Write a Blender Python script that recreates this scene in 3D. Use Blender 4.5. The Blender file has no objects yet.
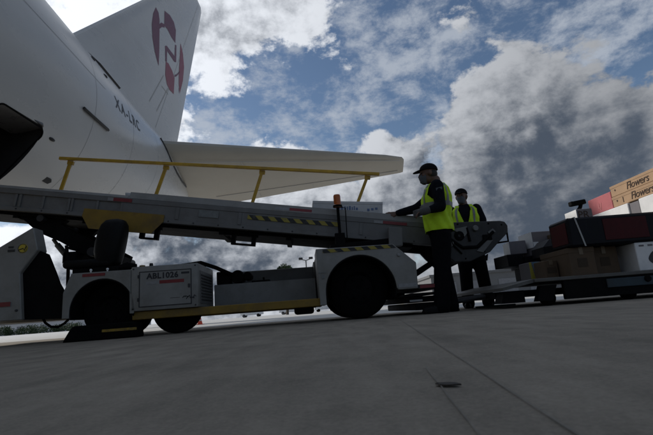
import bpy, bmesh, math, random
from mathutils import Vector, Matrix
random.seed(7)
R = math.radians
scene = bpy.context.scene
C = scene.collection

# ------------------------------------------------------------------ camera
cam_d = bpy.data.cameras.new('camera'); cam = bpy.data.objects.new('camera', cam_d); C.objects.link(cam)
cam_d.sensor_width = 36; cam_d.lens = 23.98; cam_d.clip_start = .02; cam_d.clip_end = 20000
cam.matrix_world = Matrix.Translation((0, 0, .12)) @ Matrix.Rotation(R(90 + 12.07), 4, 'X') @ Matrix.Rotation(R(-4.4), 4, 'Z')
cam_d.dof.use_dof = True; cam_d.dof.focus_distance = 5.5; cam_d.dof.aperture_fstop = 13
scene.camera = cam
scene.view_settings.view_transform = 'Standard'; scene.view_settings.look = 'None'
scene.view_settings.exposure = 0; scene.view_settings.gamma = 1; scene.view_settings.use_curve_mapping = False

# ------------------------------------------------------------------ world: sky with clouds
SUN_AZ, SUN_EL = -66, 31
def dirv(az, el):
    return (math.sin(R(az)) * math.cos(R(el)), math.cos(R(az)) * math.cos(R(el)), math.sin(R(el)))
world = bpy.data.worlds.new('World'); scene.world = world; world.use_nodes = True
wt = world.node_tree; wt.nodes.clear()
def wn(t, **k):
    n = wt.nodes.new(t)
    for a, b in k.items(): setattr(n, a, b)
    return n
def wl(a, b): wt.links.new(a, b)
def wmath(op, a, b=None, c=None, clamp=False):
    n = wn('ShaderNodeMath', operation=op, use_clamp=clamp)
    for i, v in enumerate((a, b, c)):
        if v is None: continue
        if isinstance(v, (int, float)): n.inputs[i].default_value = v
        else: wl(v, n.inputs[i])
    return n.outputs[0]
def wsmooth(v, a, b):
    n = wn('ShaderNodeMapRange', interpolation_type='SMOOTHSTEP')
    wl(v, n.inputs[0]); n.inputs[1].default_value = a; n.inputs[2].default_value = b
    return n.outputs[0]
def wmix(f, a, b):
    n = wn('ShaderNodeMix', data_type='RGBA')
    if isinstance(f, (int, float)): n.inputs[0].default_value = f
    else: wl(f, n.inputs[0])
    for i, v in ((6, a), (7, b)):
        if isinstance(v, tuple): n.inputs[i].default_value = v + (1,)
        else: wl(v, n.inputs[i])
    return n.outputs[2]
tc = wn('ShaderNodeTexCoord'); DIR = tc.outputs['Generated']
SUNV = dirv(SUN_AZ, SUN_EL)
def wnoise(vec, scale, detail, rough, dist=0., off=(0, 0, 0), st=(1, 1, 1)):
    mp = wn('ShaderNodeMapping'); wl(vec, mp.inputs[0]); mp.inputs[1].default_value = off; mp.inputs[3].default_value = st
    n = wn('ShaderNodeTexNoise'); wl(mp.outputs[0], n.inputs['Vector'])
    n.inputs['Scale'].default_value = scale; n.inputs['Detail'].default_value = detail
    n.inputs['Roughness'].default_value = rough; n.inputs['Distortion'].default_value = dist
    return n.outputs[0]
def wblobs(lst):
    tot = None
    for az, el, rad, amp in lst:
        d = wn('ShaderNodeVectorMath', operation='DOT_PRODUCT'); wl(DIR, d.inputs[0]); d.inputs[1].default_value = dirv(az, el)
        e = wmath('POWER', 2.71828, wmath('MULTIPLY', wmath('SUBTRACT', d.outputs['Value'], 1), 1 / R(rad) ** 2))
        tot = wmath('MULTIPLY_ADD', e, amp, tot if tot is not None else 0.)
    return tot
# where the cloud masses stand (azimuth, elevation, angular radius, amount)
cover = wblobs([(-14, 33, 8, .42), (-27, 37, 10, .42), (-3.2, 37, 3, .35), (-14.5, 25.2, 3.6, -.85), (-5, 26, 3, -.3), (-3, 28, 4, -.2),
    (5, 26.5, 6, -.20), (14, 36, 9, -.36), (21, 34.5, 2.5, .16), (27, 30.5, 2.5, .14), (24, 33, 7, -.22), (5.4, 29.6, 2.0, .42), (9.5, 20, 4.5, .36), (-8, 21.5, 4, .18),
    (23, 23, 6, .40), (31, 19, 7, .34), (21, 23.5, 3, .30), (38, 29, 6, -.22), (31, 26, 3, -.10), (39.5, 25.5, 3.2, -.40), (11, 24.8, 3.4, -.62), (1, 25, 3, -.3), (17, 30, 4, -.2), (22, 12, 9, .45), (-12, 9, 10, .45),
    (-32, 9, 9, .3), (38, 11, 9, .45), (4, 11, 6, .32), (30, 27.5, 4, .10)])
STR = (1, 1, 1.35)
sx = wn('ShaderNodeSeparateXYZ'); wl(DIR, sx.inputs[0])
low = wmath('MULTIPLY_ADD', wsmooth(sx.outputs[2], .22, .02), .30, -.08)
def fbm(off): return wnoise(DIR, 7.5, 15, .60, .10, off, STR)
O0 = (3.1, 7.7, 1.9)
n1 = fbm(O0)
n1b = fbm(tuple(O0[i] + .030 * SUNV[i] * STR[i] for i in range(3)))
relief = wmath('SUBTRACT', n1, n1b)
dens = wmath('ADD', wmath('MULTIPLY', wmath('SUBTRACT', n1, .5), 3.0), wmath('ADD', cover, low))
cov = wsmooth(dens, -.06, .20)
thick = wsmooth(dens, .1, 1.1)
dark_b = wblobs([(30, 16.5, 5, .26), (27, 9.5, 8, .36), (38, 13, 9, .22), (-15, 9.5, 6, .46), (-27, 9, 8, .40), (3, 11, 5, .30), (14, 11, 6, .20), (-13, 33.2, 2.2, .16)])
n3 = wnoise(DIR, 5.0, 12, .60, .15, (9.0, 2.2, 1.0), STR)
lit = wmath('ADD', wmath('MULTIPLY', thick, -.34), wmath('MULTIPLY', relief, 4.0))
lit = wmath('SUBTRACT', lit, wmath('MULTIPLY', wsmooth(sx.outputs[2], .40, .10), .30))   # low clouds show their shaded bases
sd = wn('ShaderNodeVectorMath', operation='DOT_PRODUCT'); wl(DIR, sd.inputs[0]); sd.inputs[1].default_value = SUNV
toward = wmath('MAXIMUM', sd.outputs['Value'], 0)
lit = wmath('SUBTRACT', wmath('ADD', lit, wmath('MULTIPLY_ADD', wmath('POWER', toward, 3.), .30, .76)), dark_b)
lit = wsmooth(wmath('ADD', lit, wmath('MULTIPLY', wmath('SUBTRACT', n3, .5), .75)), -.55, 1.0)
front = wmath('MULTIPLY_ADD', wsmooth(sx.outputs[1], -.35, .65), .26, .09)   # unseen sky behind the camera dimmed to cut the fill light
bright = wmath('MULTIPLY_ADD', wmath('POWER', toward, 1.2), .85, front)
cl_white = wn('ShaderNodeVectorMath', operation='SCALE'); cl_white.inputs[0].default_value = (.93, .97, 1.04); wl(bright, cl_white.inputs['Scale'])
cloud = wmix(lit, (.070, .090, .124), cl_white.outputs[0])
sky = wn('ShaderNodeTexSky', sky_type='NISHITA'); sky.sun_disc = False
sky.sun_elevation = R(SUN_EL); sky.sun_rotation = R(SUN_AZ); sky.air_density = 1.0; sky.dust_density = .4; sky.ozone_density = 2.0
skys = wn('ShaderNodeVectorMath', operation='SCALE'); wl(sky.outputs[0], skys.inputs[0]); skys.inputs['Scale'].default_value = .085
# thin veil of high cloud over the blue
veil = wmath('MULTIPLY', wsmooth(wnoise(DIR, 8.5, 14, .66, .1, (5, 1, 2), (1, 1, 1.7)), .42, .66), .70)
base = wmix(veil, skys.outputs[0], (.50, .54, .60))
mixed = wmix(cov, base, cloud)
bg = wn('ShaderNodeBackground'); wl(mixed, bg.inputs[0]); bg.inputs[1].default_value = 1.0
wo = wn('ShaderNodeOutputWorld'); wl(bg.outputs[0], wo.inputs[0])

sun_d = bpy.data.lights.new('sun', 'SUN'); sun = bpy.data.objects.new('sun', sun_d); C.objects.link(sun)
sun_d.energy = 3.0; sun_d.angle = R(1.2); sun_d.color = (1, .95, .88)
sun.rotation_euler = (-Vector(dirv(SUN_AZ, SUN_EL))).to_track_quat('-Z', 'Y').to_euler()

# ------------------------------------------------------------------ materials
MATS = {}
def mat(name, col, rough=.6, metal=0., var=.18, scale=6., bump=.0, bscale=60., dirt=None, dirt_amt=.5, spec=.5, coat=0., emit=None, stretch=None):
    if name in MATS: return MATS[name]
    m = bpy.data.materials.new(name); m.use_nodes = True; t = m.node_tree; N = t.nodes; L = t.links
    b = N['Principled BSDF']
    tc = N.new('ShaderNodeTexCoord')
    vec = tc.outputs['Object']
    if stretch:
        mp = N.new('ShaderNodeMapping'); L.new(vec, mp.inputs[0]); mp.inputs[3].default_value = stretch; vec = mp.outputs[0]
    n = N.new('ShaderNodeTexNoise'); n.inputs['Scale'].default_value = scale; n.inputs['Detail'].default_value = 8; n.inputs['Roughness'].default_value = .62
    L.new(vec, n.inputs['Vector'])
    mr = N.new('ShaderNodeMapRange'); L.new(n.outputs[0], mr.inputs[0]); mr.inputs[1].default_value = .3; mr.inputs[2].default_value = .7
    mr.inputs[3].default_value = 1 - var; mr.inputs[4].default_value = 1 + var
    sc = N.new('ShaderNodeVectorMath'); sc.operation = 'SCALE'; sc.inputs[0].default_value = col; L.new(mr.outputs[0], sc.inputs['Scale'])
    out = sc.outputs[0]
    if dirt:
        n2 = N.new('ShaderNodeTexNoise'); n2.inputs['Scale'].default_value = scale * .45; n2.inputs['Detail'].default_value = 10; n2.inputs['Roughness'].default_value = .7
        mp2 = N.new('ShaderNodeMapping'); L.new(vec, mp2.inputs[0]); mp2.inputs[1].default_value = (4, 9, 2); L.new(mp2.outputs[0], n2.inputs['Vector'])
        m2 = N.new('ShaderNodeMapRange'); L.new(n2.outputs[0], m2.inputs[0]); m2.inputs[1].default_value = .48; m2.inputs[2].default_value = .7; m2.inputs[4].default_value = dirt_amt
        mx = N.new('ShaderNodeMix'); mx.data_type = 'RGBA'; L.new(m2.outputs[0], mx.inputs[0]); L.new(out, mx.inputs[6]); mx.inputs[7].default_value = dirt + (1,)
        out = mx.outputs[2]
    L.new(out, b.inputs['Base Color'])
    rr = N.new('ShaderNodeMapRange'); L.new(n.outputs[0], rr.inputs[0]); rr.inputs[3].default_value = max(.02, rough - .12); rr.inputs[4].default_value = min(1, rough + .12)
    L.new(rr.outputs[0], b.inputs['Roughness'])
    b.inputs['Metallic'].default_value = metal; b.inputs['Specular IOR Level'].default_value = spec; b.inputs['Coat Weight'].default_value = coat
    if bump:
        nb = N.new('ShaderNodeTexNoise'); nb.inputs['Scale'].default_value = bscale; nb.inputs['Detail'].default_value = 6; L.new(vec, nb.inputs['Vector'])
        bp = N.new('ShaderNodeBump'); bp.inputs['Strength'].default_value = bump; bp.inputs['Distance'].default_value = .01
        L.new(nb.outputs[0], bp.inputs['Height']); L.new(bp.outputs[0], b.inputs['Normal'])
    if emit:
        b.inputs['Emission Color'].default_value = emit + (1,); b.inputs['Emission Strength'].default_value = 1
    MATS[name] = m
    return m
def stripe_mat(name, c1, c2, period, slant=1.0):
    m = bpy.data.materials.new(name); m.use_nodes = True; t = m.node_tree; N = t.nodes; L = t.links; b = N['Principled BSDF']
    tc = N.new('ShaderNodeTexCoord'); s = N.new('ShaderNodeSeparateXYZ'); L.new(tc.outputs['Object'], s.inputs[0])
    a = N.new('ShaderNodeMath'); a.operation = 'MULTIPLY_ADD'; L.new(s.outputs[2], a.inputs[0]); a.inputs[1].default_value = slant; L.new(s.outputs[0], a.inputs[2])
    d = N.new('ShaderNodeMath'); d.operation = 'DIVIDE'; L.new(a.outputs[0], d.inputs[0]); d.inputs[1].default_value = period
    f = N.new('ShaderNodeMath'); f.operation = 'FRACT'; L.new(d.outputs[0], f.inputs[0])
    g = N.new('ShaderNodeMath'); g.operation = 'GREATER_THAN'; L.new(f.outputs[0], g.inputs[0]); g.inputs[1].default_value = .5
    mx = N.new('ShaderNodeMix'); mx.data_type = 'RGBA'; L.new(g.outputs[0], mx.inputs[0]); mx.inputs[6].default_value = c1 + (1,); mx.inputs[7].default_value = c2 + (1,)
    n = N.new('ShaderNodeTexNoise'); n.inputs['Scale'].default_value = 25; n.inputs['Detail'].default_value = 8; L.new(tc.outputs['Object'], n.inputs['Vector'])
    mr = N.new('ShaderNodeMapRange'); L.new(n.outputs[0], mr.inputs[0]); mr.inputs[1].default_value = .55; mr.inputs[2].default_value = .7; mr.inputs[4].default_value = .6
    m3 = N.new('ShaderNodeMix'); m3.data_type = 'RGBA'; L.new(mr.outputs[0], m3.inputs[0]); L.new(mx.outputs[2], m3.inputs[6]); m3.inputs[7].default_value = (.08, .075, .06, 1)
    L.new(m3.outputs[2], b.inputs['Base Color']); b.inputs['Roughness'].default_value = .6
    MATS[name] = m
    return m
M_paint = mat('aircraft_white_paint', (.47, .47, .465), .28, var=.05, scale=.9, dirt=(.34, .32, .29), dirt_amt=.3, stretch=(1, .35, 1))
M_stab = mat('stabiliser_cream_paint', (.37, .345, .295), .55, var=.06, scale=.8, dirt=(.33, .29, .23), dirt_amt=.35)
M_maroon = mat('maroon_livery_paint', (.115, .012, .040), .4, var=.1)
M_red_l = mat('red_livery_paint', (.22, .025, .05), .4, var=.1)
M_reg = mat('registration_black_paint', (.015, .016, .02), .5, var=.1)
M_seam = mat('panel_seam_sealant', (.40, .40, .40), .6, var=.1)
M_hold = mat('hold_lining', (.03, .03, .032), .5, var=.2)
M_doorp = mat('door_panel_paint', (.05, .05, .052), .3, var=.1)
M_lw = mat('loader_white_paint', (.215, .212, .203), .5, var=.1, scale=5, dirt=(.12, .11, .09), dirt_amt=.65, bump=.05, bscale=30)
M_lg = mat('loader_grey_paint', (.128, .128, .128), .55, var=.15, scale=5, dirt=(.09, .08, .07), dirt_amt=.7, bump=.06, bscale=40)
M_ly = mat('loader_yellow_paint', (.20, .120, .010), .6, var=.2, scale=6, dirt=(.06, .045, .03), dirt_amt=.85, bump=.05)
M_rail = mat('handrail_yellow_paint', (.50, .29, .012), .45, var=.15, scale=9, dirt=(.10, .07, .03), dirt_amt=.5)
M_blk = mat('black_painted_steel', (.006, .006, .0065), .65, var=.3, scale=8, dirt=(.011, .010, .009), dirt_amt=.5, spec=.05)
M_dark = mat('dark_grey_steel', (.038, .038, .040), .5, var=.3, scale=8, dirt=(.02, .02, .02), dirt_amt=.6, bump=.05, spec=.25)
M_rub = mat('black_rubber', (.005, .005, .005), .85, var=.3, scale=20, bump=.15, bscale=90, spec=.06)
M_belt = mat('conveyor_belt_rubber', (.03, .03, .032), .8, var=.3, scale=12)
M_steel = mat('bare_steel', (.38, .38, .38), .35, metal=.9, var=.15)
M_vinyl = mat('seat_vinyl', (.006, .006, .0065), .55, var=.2, scale=14, bump=.1, spec=.12)
M_refl_r = mat('red_reflective_tape', (.17, .014, .018), .45, var=.15, scale=30)
M_refl_s = mat('silver_reflective_tape', (.22, .22, .225), .4, var=.15, scale=30)
M_haz = stripe_mat('hazard_stripe_print', (.27, .22, .03), (.012, .012, .012), .15, 1.0)
M_amber = mat('amber_lens', (.42, .10, .012), .25, var=.1)
M_lab = mat('grey_label_print', (.14, .15, .15), .5, var=.2, scale=30)
M_yst = mat('yellow_sticker', (.5, .38, .03), .5, var=.1)
M_shade = None

# ------------------------------------------------------------------ mesh helpers
class MB:
    def __init__(s): s.bm = bmesh.new()
    def _merge(s, b2):
        me = bpy.data.meshes.new('tmp'); b2.to_mesh(me); b2.free(); s.bm.from_mesh(me); bpy.data.meshes.remove(me)
    def box(s, x0, x1, y0, y1, z0, z1, bev=0., seg=1, M=None):
        b = bmesh.new(); bmesh.ops.create_cube(b, size=1)
        for v in b.verts: v.co = Vector(((x0 + x1) / 2 + v.co.x * (x1 - x0), (y0 + y1) / 2 + v.co.y * (y1 - y0), (z0 + z1) / 2 + v.co.z * (z1 - z0)))
        if bev: bmesh.ops.bevel(b, geom=b.edges[:], offset=bev, segments=seg, profile=.5, affect='EDGES')
        if M: b.transform(M)
        s._merge(b); return s
    def prism(s, poly, a, b_, axis='y', bev=0., M=None):
        b = bmesh.new()
        def P(u, v, w):
            return {'y': (u, w, v), 'x': (w, u, v), 'z': (u, v, w)}[axis]
        va = [b.verts.new(P(u, v, a)) for u, v in poly]; vb = [b.verts.new(P(u, v, b_)) for u, v in poly]
        b.faces.new(va); b.faces.new(vb[::-1]); n = len(poly)
        for i in range(n): b.faces.new((va[i], vb[i], vb[(i + 1) % n], va[(i + 1) % n]))
        bmesh.ops.recalc_face_normals(b, faces=b.faces[:])
        if bev: bmesh.ops.bevel(b, geom=b.edges[:], offset=bev, segments=1, profile=.5, affect='EDGES')
        if M: b.transform(M)
        s._merge(b); return s
    def tube(s, pts, rad, seg=10, cap=True):
        pts = [Vector(p) for p in pts]
        if not hasattr(rad, '__len__'): rad = [rad] * len(pts)
        rings = []; up = None
        for i, p in enumerate(pts):
            d = (pts[min(i + 1, len(pts) - 1)] - pts[max(i - 1, 0)]).normalized()
            if up is None: up = d.orthogonal().normalized()
            up = (up - d * up.dot(d)).normalized(); sd = d.cross(up)
            r = rad[i]; ra, rb = (r if hasattr(r, '__len__') else (r, r))
            rings.append([s.bm.verts.new(p + up * math.cos(2 * math.pi * k / seg) * ra + sd * math.sin(2 * math.pi * k / seg) * rb) for k in range(seg)])
        for A, B in zip(rings, rings[1:]):
            for k in range(seg): s.bm.faces.new((A[k], A[(k + 1) % seg], B[(k + 1) % seg], B[k]))
        if cap: s.bm.faces.new(rings[0][::-1]); s.bm.faces.new(rings[-1])
        return s
    def capsule(s, pts, rad, seg=14):
        """tapered limb with rounded ends"""
        pts = [Vector(p) for p in pts]
        if not hasattr(rad, '__len__'): rad = [rad] * len(pts)
        s.tube(pts, rad, seg)
        for p, r in zip(pts, rad):
            s.ball(p, (r, r, r), 10, 7)
        return s
    def ball(s, c, r, u=16, v=10, M=None):
        b = bmesh.new(); bmesh.ops.create_uvsphere(b, u_segments=u, v_segments=v, radius=1)
        T = Matrix.Translation(Vector(c)) @ (M or Matrix()) @ Matrix.Diagonal((r[0], r[1], r[2], 1)); b.transform(T); s._merge(b); return s
    def loft(s, rings, cap=True):
        vr = [[s.bm.verts.new(p) for p in r] for r in rings]; n = len(vr[0])
        for A, B in zip(vr, vr[1:]):
            for k in range(n): s.bm.faces.new((A[k], A[(k + 1) % n], B[(k + 1) % n], B[k]))
        if cap: s.bm.faces.new(vr[0][::-1]); s.bm.faces.new(vr[-1])
        return s
    def lathe(s, prof, c, axis='y', seg=28):
        rings = []
        for k in range(seg):
            a = 2 * math.pi * k / seg; r_ = []
            for r, h in prof:
                u, v = r * math.cos(a), r * math.sin(a)
                r_.append(s.bm.verts.new(Vector(c) + Vector({'y': (u, h, v), 'z': (u, v, h), 'x': (h, u, v)}[axis])))
            rings.append(r_)
        n = len(prof)
        for k in range(seg):
            A, B = rings[k], rings[(k + 1) % seg]
            for i in range(n - 1):
                s.bm.faces.new((A[i], B[i], B[i + 1], A[i + 1]))
        return s
    def build(s, name, m, parent=None, smooth=False, loc=None, rot=None, sharp=35):
        bmesh.ops.recalc_face_normals(s.bm, faces=s.bm.faces[:])
        me = bpy.data.meshes.new(name); s.bm.to_mesh(me); s.bm.free()
        for mm in (m if isinstance(m, list) else [m]): me.materials.append(mm)
        if smooth:
            for p in me.polygons: p.use_smooth = True
            me.set_sharp_from_angle(angle=R(sharp))
        o = bpy.data.objects.new(name, me); C.objects.link(o)
        if parent: o.parent = parent
        if loc: o.location = loc
        if rot: o.rotation_euler = rot
        return o
def tag(o, label=None, cat=None, group=None, kind=None):
    if label: o['label'] = label
    if cat: o['category'] = cat
    if group: o['group'] = group
    if kind: o['kind'] = kind
    return o
def thing(name, label, cat, loc=(0, 0, 0), rz=0., group=None):
    o = bpy.data.objects.new(name, None); C.objects.link(o); o.location = loc; o.rotation_euler = (0, 0, rz); o.empty_display_size = .2
    return tag(o, label, cat, group)
def text_mesh(body, size, extrude=.002, offset=0., shear=0., spacing=1.0):
    cu = bpy.data.curves.new('t', 'FONT'); cu.body = body; cu.size = size; cu.extrude = extrude; cu.offset = offset; cu.shear = shear; cu.space_character = spacing
    cu.align_x = 'LEFT'; cu.resolution_u = 3
    o = bpy.data.objects.new('t', cu); C.objects.link(o)
    dg = bpy.context.evaluated_depsgraph_get(); me = bpy.data.meshes.new_from_object(o.evaluated_get(dg))
    bpy.data.objects.remove(o); bpy.data.curves.remove(cu)
    return me
def text_obj(name, body, size, m, parent, M, extrude=.002, offset=0., shear=0., spacing=1.0):
    me = text_mesh(body, size, extrude, offset, shear, spacing); me.transform(M); me.materials.clear(); me.materials.append(m)
    o = bpy.data.objects.new(name, me); C.objects.link(o); o.parent = parent
    return o
def evaluated(mb, voxel, smooth=6):
    """voxel-remesh overlapping volumes into one continuous smooth surface"""
    me = bpy.data.meshes.new('tmp'); mb.bm.to_mesh(me); mb.bm.free()
    o = bpy.data.objects.new('tmp', me); C.objects.link(o)
    a = o.modifiers.new('r', 'REMESH'); a.mode = 'VOXEL'; a.voxel_size = voxel
    b = o.modifiers.new('s', 'SMOOTH'); b.factor = .5; b.iterations = smooth
    dg = bpy.context.evaluated_depsgraph_get(); out = bpy.data.meshes.new_from_object(o.evaluated_get(dg))
    bpy.data.objects.remove(o); bpy.data.meshes.remove(me)
    for p in out.polygons: p.use_smooth = True
    return out
def link_mesh(name, me, m, parent):
    me.materials.clear()
    for mm in (m if isinstance(m, list) else [m]): me.materials.append(mm)
    o = bpy.data.objects.new(name, me); C.objects.link(o); o.parent = parent
    return o

# ------------------------------------------------------------------ ground
def ground_material(name, c1, c2, rough, spec, streak):
    m = bpy.data.materials.new(name); m.use_nodes = True; t = m.node_tree; N = t.nodes; L = t.links; b = N['Principled BSDF']
    tc = N.new('ShaderNodeTexCoord')
    def noise(scale, st=(1, 1, 1), det=8, ro=.6, rz=0):
        mp = N.new('ShaderNodeMapping'); mp.inputs[3].default_value = st; mp.inputs[2].default_value = (0, 0, rz); L.new(tc.outputs['Object'], mp.inputs[0])
        n = N.new('ShaderNodeTexNoise'); n.inputs['Scale'].default_value = scale; n.inputs['Detail'].default_value = det; n.inputs['Roughness'].default_value = ro
        L.new(mp.outputs[0], n.inputs['Vector']); return n.outputs[0]
    a = noise(1.3); s1 = noise(9, (1.0, streak, 1), 6, .6, R(14)); fine = noise(160, (1, 1, 1), 3, .7); pat = noise(4.0, (1, 1, 1), 10, .72)
    def ma(op, x, y):
        n = N.new('ShaderNodeMath'); n.operation = op
        for i, v in enumerate((x, y)):
            if isinstance(v, (int, float)): n.inputs[i].default_value = v
            else: L.new(v, n.inputs[i])
        return n.outputs[0]
    sm = ma('ADD', ma('ADD', ma('MULTIPLY', a, .18), ma('MULTIPLY', s1, .30)), ma('ADD', ma('MULTIPLY', fine, .24), ma('MULTIPLY', pat, .28)))
    mr = N.new('ShaderNodeMapRange'); L.new(sm, mr.inputs[0]); mr.inputs[1].default_value = .41; mr.inputs[2].default_value = .59
    mx = N.new('ShaderNodeMix'); mx.data_type = 'RGBA'; L.new(mr.outputs[0], mx.inputs[0]); mx.inputs[6].default_value = c1 + (1,); mx.inputs[7].default_value = c2 + (1,)
    L.new(mx.outputs[2], b.inputs['Base Color']); b.inputs['Roughness'].default_value = rough; b.inputs['Specular IOR Level'].default_value = spec
    bp = N.new('ShaderNodeBump'); bp.inputs['Strength'].default_value = .35; bp.inputs['Distance'].default_value = .006
    L.new(ma('ADD', fine, ma('MULTIPLY', pat, .8)), bp.inputs['Height']); L.new(bp.outputs[0], b.inputs['Normal'])
    return m
M_conc = ground_material('sun_toned_concrete', (.40, .39, .365), (.54, .53, .50), .55, .5, 1)  # paler tone carries part of the sunlight beyond the loader
M_shade = ground_material('worn_shade_toned_ground', (.175, .156, .128), (.310, .276, .226), .9, .12, .22)  # worn streaks, in a darker tone that carries shade over the near ground
def sheet(name, x0, x1, y0, y1, z, m, nx=1, ny=1):
    b = MB()
    vs = [[b.bm.verts.new((x0 + (x1 - x0) * i / nx, y0 + (y1 - y0) * j / ny, z)) for i in range(nx + 1)] for j in range(ny + 1)]
    for j in range(ny):
        for i in range(nx): b.bm.faces.new((vs[j][i], vs[j][i + 1], vs[j + 1][i + 1], vs[j + 1][i]))
    return b.build(name, m)
tag(sheet('concrete_ground', -6000, 6000, -6000, 6000, 0, M_conc), kind='structure')
ap = sheet('shade_toned_apron', -90, 60, -70, 7.7, .004, M_shade); tag(ap, kind='structure')  # near sheet, its colour darkened for the shade ending behind the loader
M_seal = mat('joint_sealant', (.175, .158, .13), .8, var=.3, scale=30)
def joint(pts, w, name='paving_joint'):
    b = MB(); vs = []
    for i, p in enumerate(pts):
        a = Vector(pts[max(i - 1, 0)]); c = Vector(pts[min(i + 1, len(pts) - 1)]); d = (c - a).normalized(); n = Vector((-d.y, d.x)) * w * random.uniform(.3, .6)
        vs.append((b.bm.verts.new((p[0] + n.x, p[1] + n.y, .0068)), b.bm.verts.new((p[0] - n.x, p[1] - n.y, .0068))))
    for A, B in zip(vs, vs[1:]): b.bm.faces.new((A[0], A[1], B[1], B[0]))
    return b.build(name, M_seal, ap)
joint([(.30 - .105 * (1.42 - y) + .0007 * math.sin(y * 9), y) for y in [.2 + i * .1 for i in range(44)]], .0028)
joint([(.155 - .1 * (.79 - y) + .0005 * math.sin(y * 31), y) for y in [.3 + i * .03 for i in range(19)]], .002)
# ------------------------------------------------------------------ aircraft
XC = -6.5
SEC = [(-38, .05, 3.6, 4.1), (-36.5, 1.3, 2.7, 5.2), (-34, 2.1, 2.0, 6.2), (-30, 2.55, 1.78, 6.95), (2, 2.5, 1.8, 6.95), (6, 2.3, 2.05, 6.85), (9, 2.0, 2.5, 6.82), (12, 1.62, 3.2, 6.84),
       (15, 1.25, 4.05, 6.9), (18, .85, 4.95, 6.92), (21, .4, 5.75, 6.75), (22.2, .14, 6.15, 6.55)]
def sec(Y):
    n = len(SEC)
    for i in range(n - 1):
        a, b = SEC[i], SEC[i + 1]
        if a[0] <= Y <= b[0]:
            h = b[0] - a[0]; t = (Y - a[0]) / h; out = []
            for j in (1, 2, 3):
                def slope(k):
                    if k == 0 or k == n - 1: return 0 if k == 0 else (SEC[k][j] - SEC[k - 1][j]) / (SEC[k][0] - SEC[k - 1][0])
                    s0 = (SEC[k][j] - SEC[k - 1][j]) / (SEC[k][0] - SEC[k - 1][0]); s1 = (SEC[k + 1][j] - SEC[k][j]) / (SEC[k + 1][0] - SEC[k][0])
                    return 0 if s0 * s1 <= 0 else 2 * s0 * s1 / (s0 + s1)
                m0, m1 = slope(i) * h, slope(i + 1) * h
                out.append((2*t**3-3*t*t+1)*a[j] + (t**3-2*t*t+t)*m0 + (-2*t**3+3*t*t)*b[j] + (t**3-t*t)*m1)
            return out
def surf(Y, th, off=0.):
    w, bo, to = sec(Y); h = (to - bo) / 2
    n = Vector((math.cos(th) / w, 0, math.sin(th) / h)).normalized()
    return Vector((XC + w * math.cos(th), Y, (bo + to) / 2 + h * math.sin(th))) + n * off
jet = thing('cargo_jet', 'white wide-body cargo jet with a maroon emblem on its tail fin', 'airplane', (XC, 0, 0))
JO = Vector((-XC, 0, 0))   # children are local to the jet
ys = [-38, -37.6, -37, -36.2, -35, -33.5, -31.5, -28, -22, -16, -10, -6, -3, -1, 0] + [.3 * i for i in range(1, 74)] + [22.2]
b = MB(); NT = 120
b.loft([[surf(y, 2 * math.pi * k / NT) + JO for k in range(NT)] for y in ys])
fus = b.build('fuselage', [M_paint, M_hold], jet)
# bulk cargo door opening
DY0, DY1, TH0, TH1 = 5.52, 6.62, R(-27), R(-62)
thm = (TH0 + TH1) / 2; pc = surf((DY0 + DY1) / 2, thm) + JO
w_, bo_, to_ = sec(6.07); nrm = Vector((math.cos(thm) / w_, 0, math.sin(thm) / ((to_ - bo_) / 2))).normalized(); tan = Vector((-nrm.z, 0, nrm.x))
def rrect(w, h, r, n=6):
    p = []
    for cx_, cy_, a0 in ((w / 2 - r, h / 2 - r, 0), (-w / 2 + r, h / 2 - r, 90), (-w / 2 + r, -h / 2 + r, 180), (w / 2 - r, -h / 2 + r, 270)):
        for i in range(n + 1):
            a = R(a0 + 90 * i / n); p.append((cx_ + r * math.cos(a), cy_ + r * math.sin(a)))
    return p
MD = Matrix((( 0, tan.x, nrm.x, pc.x), (1, tan.y, nrm.y, pc.y), (0, tan.z, nrm.z, pc.z), (0, 0, 0, 1)))
hgt = (surf(6.07, TH0) - surf(6.07, TH1)).length
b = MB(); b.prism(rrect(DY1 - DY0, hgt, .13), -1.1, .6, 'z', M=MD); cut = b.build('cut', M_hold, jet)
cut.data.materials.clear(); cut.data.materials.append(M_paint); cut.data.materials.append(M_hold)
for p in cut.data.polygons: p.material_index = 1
md = fus.modifiers.new('b', 'BOOLEAN'); md.operation = 'DIFFERENCE'; md.object = cut; md.solver = 'EXACT'
bpy.context.view_layer.update()
dg = bpy.context.evaluated_depsgraph_get(); nm_ = bpy.data.meshes.new_from_object(fus.evaluated_get(dg)); fus.modifiers.clear(); fus.data = nm_
bpy.data.objects.remove(cut)
for p in nm_.polygons: p.use_smooth = True
nm_.set_sharp_from_angle(angle=R(32))
b = MB()
def ring_strip(poly_out, poly_in, z0, z1):
    pass
# rubber seal round the opening, following the skin
pts = []
for u, v in rrect(DY1 - DY0 + .01, hgt + .01, .135, 8):
    q = MD @ Vector((u, v, 0)); th = math.atan2((q.z - (sec(q.y)[1] + sec(q.y)[2]) / 2) / ((sec(q.y)[2] - sec(q.y)[1]) / 2), q.x / sec(q.y)[0])
    pts.append(surf(q.y, th, .004) + JO)
b.tube(pts + [pts[0]], .014, 6, cap=False); b.build('door_seal', M_rub, fus, True)
b = MB(); b.prism(rrect(1.04, .55, .1), -.05, .03, 'z', bev=.01, M=MD @ Matrix.Translation((0, hgt / 2 - .18, -.32)) @ Matrix.Rotation(R(38), 4, 'X'))
b.build('cargo_door', M_doorp, jet, True)
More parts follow.
